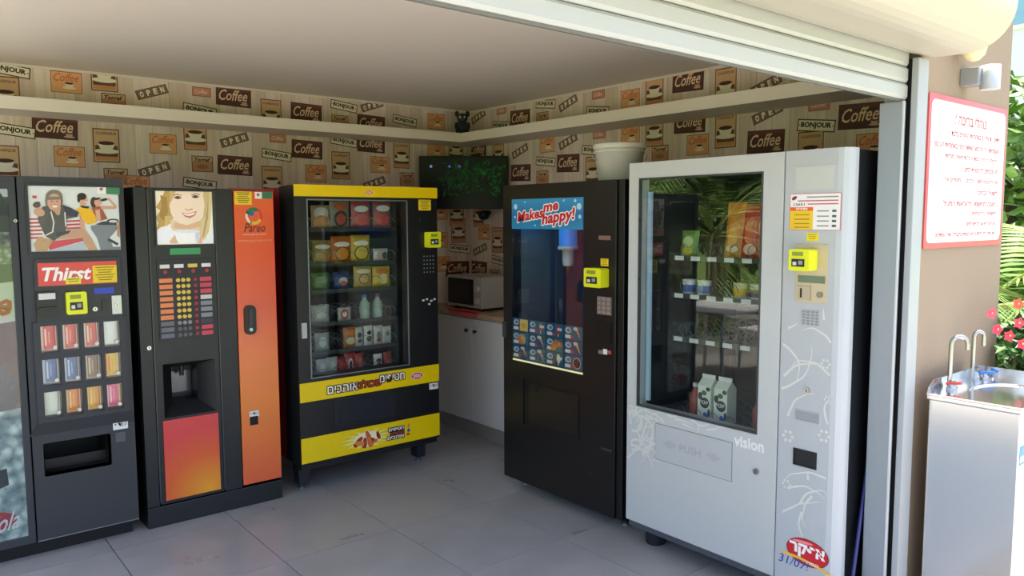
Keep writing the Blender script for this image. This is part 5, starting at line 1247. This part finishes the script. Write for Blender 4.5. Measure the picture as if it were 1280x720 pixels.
# ---- bucket on the ice cream machine
bk = Vector((3.20, 2.962, 1.816)); BW = C('#e6e2da', .4)
bu = thing('plastic_bucket', bk, 'white lidded plastic bucket on top of the black ice cream machine', 'bucket')
MB().lathe(bk, [(.112,0),(.116,.004),(.134,.165),(.140,.166),(.140,.175),(.135,.176),(.137,.195)], BW, 32).build('pail', bu)
MB().lathe(bk+Vector((0,0,.195)), [(.142,-.012),(.146,-.008),(.146,.012),(.142,.016),(.134,.016),(.132,.010),(.0,.010)], C('#e2ddd4', .4), 32).build('lid', bu)
pts = [bk+Vector((.0,0,.15))+Vector((-.6,-.8,0))*(.158*math.sin(t))*.35+Vector((.8,-.6,0))*(.152*math.cos(t))+Vector((0,0,-.05*math.sin(t))) for t in [math.pi*i/14 for i in range(15)]]
MB().tube(pts, .003, C('#c8c4bc', .3, .5), 6).build('handle', bu)

# ---- pole leaning by the guide rail
PF = back_frame(1.424)
pa = PF.px(1084, 585); pb = PF.px(1066, 720)
k = (pa[0]-pb[0])/(pa[1]-pb[1]); base = pb[0]-k*pb[1]
mb = MB().tube([PF.P(base, .0, 0), PF.P(base+k*1.25, 1.25, 0)], .0075, C('#2a2f6e', .35), 10); mb.build('broom_handle', label='thin dark blue pole leaning between the white machine and the post', cat='pole')

# ================================================================== outside wall, sign and lamp
r = FO.rp((1160,117), (1253,304)); r = (FO.px(1156,220)[0], FO.px(1253,220)[0], 1.498, 2.098)
sg = thing('rules_sign', FO.P((r[0]+r[1])/2, r[2], 0), 'white sign with red border and red Hebrew pool rules on the outer wall', 'sign')
MB().rrect(FO, r, .012, 0, .006, C('#d65a62', .35)).build('border', sg)
MB().rrect(FO, (r[0]+.02, r[1]-.02, r[2]+.022, r[3]-.022), .03, .006, .0075, C('#f4f2f2', .3)).build('panel', sg)
mb = MB(); INK = C('#bb2b38', .5); w, h = r[1]-r[0], r[3]-r[2]
mb.text(FO, HEB('נוהלי בריכה !'), (r[0]+.30*w, r[0]+.70*w, r[3]-.175*h, r[3]-.10*h), .0082, INK, bold=.015); mb.build('title_line', sg)
LN = [('- ילדים עד גיל 12 באחריות ההורים בלבד !', .24, .93, .235), ('- האחריות על הרכוש האישי הינה באחריות הציבור', .06, .93, .315), ('- הכניסה לבריכה בבגד ים בלבד ולאחר מקלחת', .20, .90, .39), ('לא מכניסים כלי זכוכית למים', .44, .90, .465), ('- אין להכניס מזון / כלבים / רמקולים וכו\'', .20, .93, .545), ('לשטח הבריכה', .62, .90, .62), ('- חובה להישמע להוראות המציל', .20, .92, .70), ('ולשמור על הניקיון', .56, .90, .77), ('- נא לא לרוץ או לקפוץ למים', .50, .92, .845), ('- שעות הפעילות מפורסמות בקבלה של המתחם', .12, .92, .915)]
for t, u0, u1, v in LN: MB().text(FO, HEB(t), (r[0]+u0*w, r[0]+u1*w, r[3]-(v+.019)*h, r[3]-(v-.019)*h), .0082, INK, bold=.02).build('text_line', sg)
# wall lamp: grey mount and vertical cylinder
a, b_ = FO.px(1221, 96, .05); a2, b2 = FO.px(1238, 96, .09)
wl_ = thing('wall_lamp', FO.P(a, b_-.05, 0), 'grey cylinder wall lamp on the outer wall above the sign', 'lamp')
LG = C('#b8bcbe', .4, .3)
MB().box(FO, a-.035, a2+.01, b_-.035, b_+.035, 0, .07, C('#9a9ea2', .4, .3)).build('mount', wl_, bevel=.004)
p = FO.P(a2, b2, .09)
MB().lathe((p.x, p.y, p.z-.055), [(.036,.005),(.036,.10),(.031,.10),(.031,.085),(.0,.085)], LG, 24).build('cylinder', wl_)
# cream bulb cover under the shutter box
a, b_ = FO.px(1214, 60, .05); p = FO.P(a, b_, .06)
bl_ = thing('globe_light', FO.P(a, b_, 0), 'small cream globe light on the outer wall beside the shutter box', 'lamp')
MB().lathe((p.x, p.y, p.z-.055), [(.0,0),(.022,.006),(.040,.025),(.046,.05),(.046,.11)], C('#e8dfae', .35), 20).build('globe', bl_)
MB().lathe((p.x, p.y, p.z+.055), [(.05,0),(.05,.03)], C('#c8c4b4', .4), 20).build('holder', bl_); MB().box(FO, a-.03, a+.03, p.z+.055, p.z+.085, 0, .06, C('#c8c4b4', .4)).build('bracket', bl_)

# ---- drinking fountain
th = 0.0; fo = Vector((3.106, 1.247, 0)); fu = Vector((math.sin(th), -math.cos(th), 0)); fn = Vector((-math.cos(th), -math.sin(th), 0))
DF = Frame(fo, fu, (0,0,1), fn); FW, FD, FH = .312, .50, .951
dfn = thing('drinking_fountain', DF.P(FW/2, 0, -FD/2), 'stainless steel water cooler fountain with two bent taps by the outer wall', 'water fountain')
MB().box(DF, 0, FW, .04, FH-.03, -FD, 0, STEEL).build('casing', dfn, bevel=.004)
MB().box(DF, .01, FW-.01, 0, .04, -FD+.01, -.02, C('#3a3a3a', .5)).build('base', dfn)
mb = MB().box(DF, -.006, FW+.006, FH-.03, FH-.012, -FD-.004, .008, STEEL); mb.build('front_rim', dfn, bevel=.003)
# top tray with sunken oval bowl
ZT = Frame(DF.P(0,0,0), fu, -fn, (0,0,1))          # a across the front, b to the back
mb = MB(); n = 32; bc_, bd_ = FW*.58, FD*.50; ra, rb = FW*.36, FD*.36
El = [(bc_+ra*math.cos(2*math.pi*i/n), bd_+rb*math.sin(2*math.pi*i/n)) for i in range(n)]
def edge_pt(x, y):
    dx, dy = x-bc_, y-bd_; k = 1e9
    if dx > 0: k = min(k, (FW+.006-bc_)/dx)
    if dx < 0: k = min(k, (-.006-bc_)/dx)
    if dy > 0: k = min(k, (FD-bd_)/dy)
    if dy < 0: k = min(k, (-.008-bd_)/dy)
    return bc_+dx*k, bd_+dy*k
Rc = [edge_pt(*e) for e in El]
for c_ in ((FW+.006,FD), (-.006,FD), (-.006,-.008), (FW+.006,-.008)): Rc[min(range(n), key=lambda i: math.dist(Rc[i], c_))] = c_
zt = FH-.006
mb.add([ZT.P(a,b,zt) for a,b in Rc]+[ZT.P(a,b,zt) for a,b in El], [(i,(i+1)%n,n+(i+1)%n,n+i) for i in range(n)], STEEL)
rings = [(1,0),(.97,-.008),(.88,-.03),(.6,-.045),(.15,-.05)]
vs = [ZT.P(bc_+(e[0]-bc_)*s_, bd_+(e[1]-bd_)*s_, zt+dz) for s_, dz in rings for e in El]
mb.add(vs, [(k_*n+i, k_*n+(i+1)%n, (k_+1)*n+(i+1)%n, (k_+1)*n+i) for k_ in range(4) for i in range(n)], STEEL, True)
mb.add(vs[-n:], [tuple(range(n))], DARK); mb.add([ZT.P(a,b,zt) for a,b in Rc]+[ZT.P(a,b,FH-.013) for a,b in Rc], [(i,n+i,n+(i+1)%n,(i+1)%n) for i in range(n)], STEEL)
mb.build('basin_top', dfn)
mb = MB()                                            # raised splash edges on the wall side and the back
mb.prism(Frame(DF.P(0,0,0), -fn, (0,0,1), -fu), [(-.004,zt-.004),(FD,zt-.004),(FD,zt+.045),(.05,zt+.045),(.008,zt+.022)], .0, .006, STEEL)
mb.box(ZT, -.006, FW+.006, FD-.004, FD+.004, zt-.004, zt+.045, STEEL)
mb.build('splash_edge', dfn)
def tap(px_b, px_top, px_end, lever, lab):
    b3 = floor_pt(*px_b, zt)+Vector((0,-.012,0)); vpl = Frame(b3, AX_R, (0,0,1), -Vector((AX_F.x, AX_F.y, 0)).normalized())
    tx, tz = vpl.px(*px_top); ex, ez_ = vpl.px(*px_end); x0, _ = vpl.px(*px_b)
    rad = abs(ex-x0)/2 if abs(ex-x0) > .012 else .012; cx = (x0+ex)/2
    pts = [vpl.P(x0, 0), vpl.P(x0, (tz-rad)*.5), vpl.P(x0, tz-rad)]
    for i in range(1, 9):
        t = math.pi-math.pi*i/8; pts.append(vpl.P(cx+rad*math.cos(t)*(1 if ex > x0 else -1), tz-rad+rad*math.sin(t)))
    pts.append(vpl.P(ex, ez_))
    o = MB().tube(pts, .0085, CHROME, 10).build('tap', dfn)
    MB().lathe(b3, [(.019,0),(.019,.010),(.014,.02),(.012,.03)], CHROME, 16).build('tap_base', o)
    return b3
tap((1186.5,485), (1198,420.5), (1209.5,437), None, ''); tap((1215,473), (1223,414.5), (1229.5,432), None, '')
for (x, y), c_, nm in (((1184.5,487), '#c23a34', 'push_lever'), ((1226.5,473), '#2a6ac0', 'push_lever')):
    b3 = floor_pt(x, y, zt)+Vector((0,-.012,0)); o = MB().lathe(b3, [(.017,0),(.017,.012),(.011,.016),(.011,.024)], CHROME, 16).build(nm, dfn)
    MB().box(Frame(b3, AX_R, -fn, (0,0,1)), -.018, .042, -.008, .008, .022, .032, C(c_, .35)).build('grip', o)
LS = Frame(DF.P(FW, 0, 0), -fn, (0,0,1), fu)
MB().box(LS, .01, .12, .73, .80, 0, .001, C('#2a86d8', .4)).rect(LS, (.012,.118,.74,.762), .0014, C('#f0f4f8', .4)).build('blue_label', dfn)

# ---- flowering shrub behind the fountain
def leaf_cloud(name, parent, cen, rad, n, ls, cols, seed, dens=.5):
    rs = random.Random(seed); mb = MB(); ms = [C(c_, .5) for c_ in cols]
    for k in range(n):
        while True:
            v = Vector((rs.uniform(-1,1), rs.uniform(-1,1), rs.uniform(-1,1)))
            if dens < v.length < 1 and not (cen[0]+v.x*rad[0] < 4.03 and cen[1]+v.y*rad[1] > 1.25 and cen[0] > 3.9 and cen[0] < 4.2): break
        p = Vector(cen)+Vector((v.x*rad[0], v.y*rad[1], v.z*rad[2])); l = ls*rs.uniform(.6,1.3)
        u = Vector((rs.uniform(-1,1), rs.uniform(-1,1), rs.uniform(-.6,.8))).normalized(); w_ = u.orthogonal().normalized(); w_ = (Matrix.Rotation(rs.uniform(0,6.28), 3, u) @ w_)
        nn = u.cross(w_)
        mb.add([p, p+u*l*.45+w_*l*.24+nn*l*.05, p+u*l, p+u*l*.45-w_*l*.24+nn*l*.05], [(0,1,2,3)], rs.choice(ms))
    return mb.build(name, parent)
sh = thing('flowering_shrub', (4.05, 1.20, -.004), 'green shrub with pink and red flowers behind the fountain', 'shrub')
sh.location = (4.05, 1.20, -.004); WORLD[sh.name] = Vector((4.05, 1.20, -.004))
leaf_cloud('foliage', sh, (4.05, 1.22, .60), (.31, .30, .58), 3400, .075, ('#33561f', '#3f6829', '#4c7832', '#2b4818'), 3, .3)
mb = MB()
for k in range(5): mb.tube([(4.05, 1.20, 0), (4.05+.1*math.cos(k*1.3), 1.20+.06*math.sin(k*1.3), .5), (4.05+.22*math.cos(k*1.3), 1.14+.12*math.sin(k*1.3), 1.0)], .01, C('#5a4632', .8), 6)
mb.build('stems', sh)
FLF = Frame((3.84, 1.07, 0), AX_R, (0,0,1), -Vector((AX_F.x, AX_F.y, 0)).normalized())
for x, y, c_ in ((1247,412,'#e0405e'), (1273,380,'#e8604a'), (1274,404,'#e0485a'), (1240,392,'#e85a6a'), (1278,430,'#d8405a'), (1262,420,'#d83a52')):
    a, b_ = FLF.px(x, y); c3 = FLF.P(a, b_, .0); mb = MB()
    for k in range(5):
        t = k*2*math.pi/5; u = AX_R*math.cos(t)+Vector((0,0,1))*math.sin(t); v = AX_R*(-math.sin(t))+Vector((0,0,1))*math.cos(t)
        mb.add([c3, c3+u*.014+v*.012-AX_F*.006, c3+u*.028-AX_F*.004, c3+u*.014-v*.012-AX_F*.006], [(0,1,2,3)], C(c_, .5))
    mb.lathe(c3-AX_F*.008, [(.0,-.004),(.005,0),(.0,.006)], C('#f0d060', .5), 8); mb.build('flower', sh)

# ---- palms: arching fronds with leaflets
def palm(loc, h, n, L, seed, label, cols=('#6f9a35', '#86ad40', '#5c8430'), trunk=.12, group='palms around the terrace', droop=1.0):
    rs = random.Random(seed); t = thing('palm_tree', loc, label, 'palm', group); loc = Vector(loc); topp = loc+Vector((0,0,h))
    mb = MB(); k = 10; mb.tube([loc+Vector((.04*math.sin(i*.6), .03*math.cos(i*.5), h*i/k)) for i in range(k+1)], trunk, C('#7a6650', .9), 10, [trunk*(1.15-.3*i/k+.06*(i % 2)) for i in range(k+1)]); mb.build('trunk', t)
    for q in range(n):
        az = 2*math.pi*q/n+rs.uniform(-.25,.25); el = rs.uniform(.1,1.25); pts = []; p = topp.copy(); e = el
        for i in range(13):
            pts.append(p.copy()); e -= droop*(.09+.02*i*.6); p += Vector((math.cos(az)*math.cos(e), math.sin(az)*math.cos(e), math.sin(e)))*(L/12)
        mb = MB(); mb.tube(pts, .012, C('#8a9a4a', .6), 5, [.016*(1-i/13)+.003 for i in range(13)])
        sdv = Vector((-math.sin(az), math.cos(az), 0))
        for i in range(2, 13):
            for f_ in (0, .33, .66):
                if i == 12 and f_ > 0: continue
                c3 = pts[i].lerp(pts[min(12, i+1)], f_); fw_ = (pts[min(12,i+1)]-pts[i-1]).normalized(); ll = L*.30*math.sin(math.pi*(.12+.82*(i+f_)/13))
                for s in (-1, 1):
                    dv = (sdv*s*.8+fw_*.6-Vector((0,0,.35))).normalized(); wv = fw_*.5*.055
                    mb.add([c3-wv*.5, c3+dv*ll*.5+wv*.6, c3+dv*ll-Vector((0,0,.06*ll)), c3+dv*ll*.5-wv*.6], [(0,1,2,3)], C(rs.choice(cols), .5))
        mb.build('frond', t)
    return t
palm((6.6, 2.35, -.14), 1.0, 16, 1.9, 2, 'bright green low palm past the corner of the outer wall', ('#64862a', '#759838', '#547624'), .10)
palm((13.2, 4.6, -.14), 2.4, 14, 2.2, 6, 'taller palm further back past the corner of the outer wall', ('#5f7f30', '#6f8f3c'), .14)
gt = thing('leafy_tree', (10.2, 3.3, -.14), 'light green leafy tree behind the low palm past the outer wall', 'tree')
MB().tube([(10.2, 3.3, -.14), (10.2, 3.35, 1.2), (10.25, 3.3, 2.2)], .12, C('#5a4a3a', .9), 8, [.14, .11, .07]).build('trunk', gt)
leaf_cloud('foliage', gt, (10.2, 3.3, 1.6), (1.0, 1.1, 1.7), 2600, .24, ('#4f7026', '#5f8230', '#6f9238'), 51, .2)
# ---- far white house past the corner
hb = thing('house', (20, 6.5, -.15), 'white house with a blue window far behind the palms', 'building')
HF = side_frame(18.0)
MB().wbox((18, 2.0, -.15), (24, 11, 8.5), C('#dfe2e4', .7)).build('house_wall', hb)
for i, (y0, z0) in enumerate(((5.0, 5.4), (8.4, 5.4), (8.4, 1.4), (2.6, 5.4))):
    f_ = MB().box(HF, -y0-1.3, -y0, z0, z0+.9, 0, .04, C('#f2f2f0', .5)).build('window', hb); MB().box(HF, -y0-1.22, -y0-.08, z0+.08, z0+.82, .04, .05, C('#86a8c4', .15)).build('pane', f_)
MB().wbox((17.9, 1.9, 8.5), (24.1, 11.1, 8.8), C('#c8c4bc', .7)).build('roof', hb)
# ---- what the open left side looks out on (seen mirrored in the glass fronts)
palm((-3.3, 6.5, -.14), 1.5, 16, 2.4, 12, 'palm with long fronds beyond the open side of the room', ('#7f9f4a', '#9ab85a', '#6a8c3c'), .15)
palm((-9.5, 4.6, -.14), 2.6, 14, 2.6, 15, 'tall palm at the back beyond the open side of the room', ('#6f9042', '#88a850'), .16)
palm((.6, 9.5, -.14), 2.0, 14, 2.4, 19, 'palm beside the terrace table beyond the open side', ('#7f9f4a', '#9ab85a'), .15)
hg = thing('hedge', (-5.0, 12.4, -.14), 'clipped green hedge along the far edge of the terrace', 'hedge')
leaf_cloud('foliage', hg, (-5.0, 12.4, .7), (5.0, .6, 1.0), 5000, .22, ('#46662a', '#557a34', '#38551f'), 8, .0)
for k, (x, y, h, lab) in enumerate(((-6.4, 7.2, 3.6, 'dark leafy tree left of the long fronded palm'), (-6.0, 9.6, 4.2, 'dark leafy tree behind the long fronded palm'), (-8.6, 9.8, 4.6, 'tall dark leafy tree at the far edge of the terrace'), (-3.4, 9.9, 3.8, 'dark leafy tree between the palm and the hedge'))):
    t = thing('leafy_tree', (x, y, -.14), lab, 'tree', 'trees beyond the open side')
    MB().tube([(x, y, -.14), (x+.1, y, h*.4), (x, y+.1, h*.7)], .12, C('#5a4a3a', .9), 8, [.14, .11, .07]).build('trunk', t)
    leaf_cloud('foliage', t, (x, y, h*.56), (1.15, 1.15, h*.44), 2200, .26, ('#2f4a20', '#3c5c28', '#4a6e30'), 30+k, .3)
def table(loc, label):
    t = thing('garden_table', loc, label, 'table'); l = Vector(loc); m = C('#e4e2dc', .4)
    MB().wbox(l+Vector((-.45,-.45,.70)), l+Vector((.45,.45,.73)), m).build('table_top', t, bevel=.01)
    for sx in (-1,1):
        for sy in (-1,1): MB().tube([l+Vector((.40*sx,.40*sy,0)), l+Vector((.36*sx,.36*sy,.70))], .02, m, 8).build('leg', t)
def chair(loc, rz, label):
    t = thing('garden_chair', loc, label, 'chair', 'garden chairs by the terrace table'); l = Vector(loc); m = C('#dad8d2', .4); R3 = Matrix.Rotation(rz, 3, 'Z'); q = lambda x, y, z_: l+R3 @ Vector((x, y, z_))
    X_ = Frame(l, R3 @ Vector((1,0,0)), R3 @ Vector((0,1,0)), (0,0,1))
    MB().box(X_, -.22, .22, -.22, .22, .42, .45, m).build('seat', t, bevel=.008)
    for i in range(5): MB().box8([q(-.2+.09*i, -.22, .45), q(-.14+.09*i, -.22, .45), q(-.14+.09*i, -.20, .45), q(-.2+.09*i, -.20, .45), q(-.2+.09*i, -.30, .86), q(-.14+.09*i, -.30, .86), q(-.14+.09*i, -.28, .86), q(-.2+.09*i, -.28, .86)], m).build('back_slat', t)
    MB().tube([q(-.22,-.29,.86), q(.22,-.29,.86)], .018, m, 8).build('top_rail', t)
    for sx in (-1,1):
        for sy in (-1,1): MB().tube([q(.2*sx,.22*sy,0), q(.19*sx,.19*sy,.42)], .016, m, 8).build('leg', t)
table((-.9, 4.75, -.004), 'white square garden table on the terrace beyond the open side')
chair((-.9, 5.5, -.004), math.pi, 'white slatted garden chair on the hedge side of the terrace table')
chair((-1.65, 4.6, -.004), -math.pi/2, 'white slatted garden chair on the far side of the terrace table')
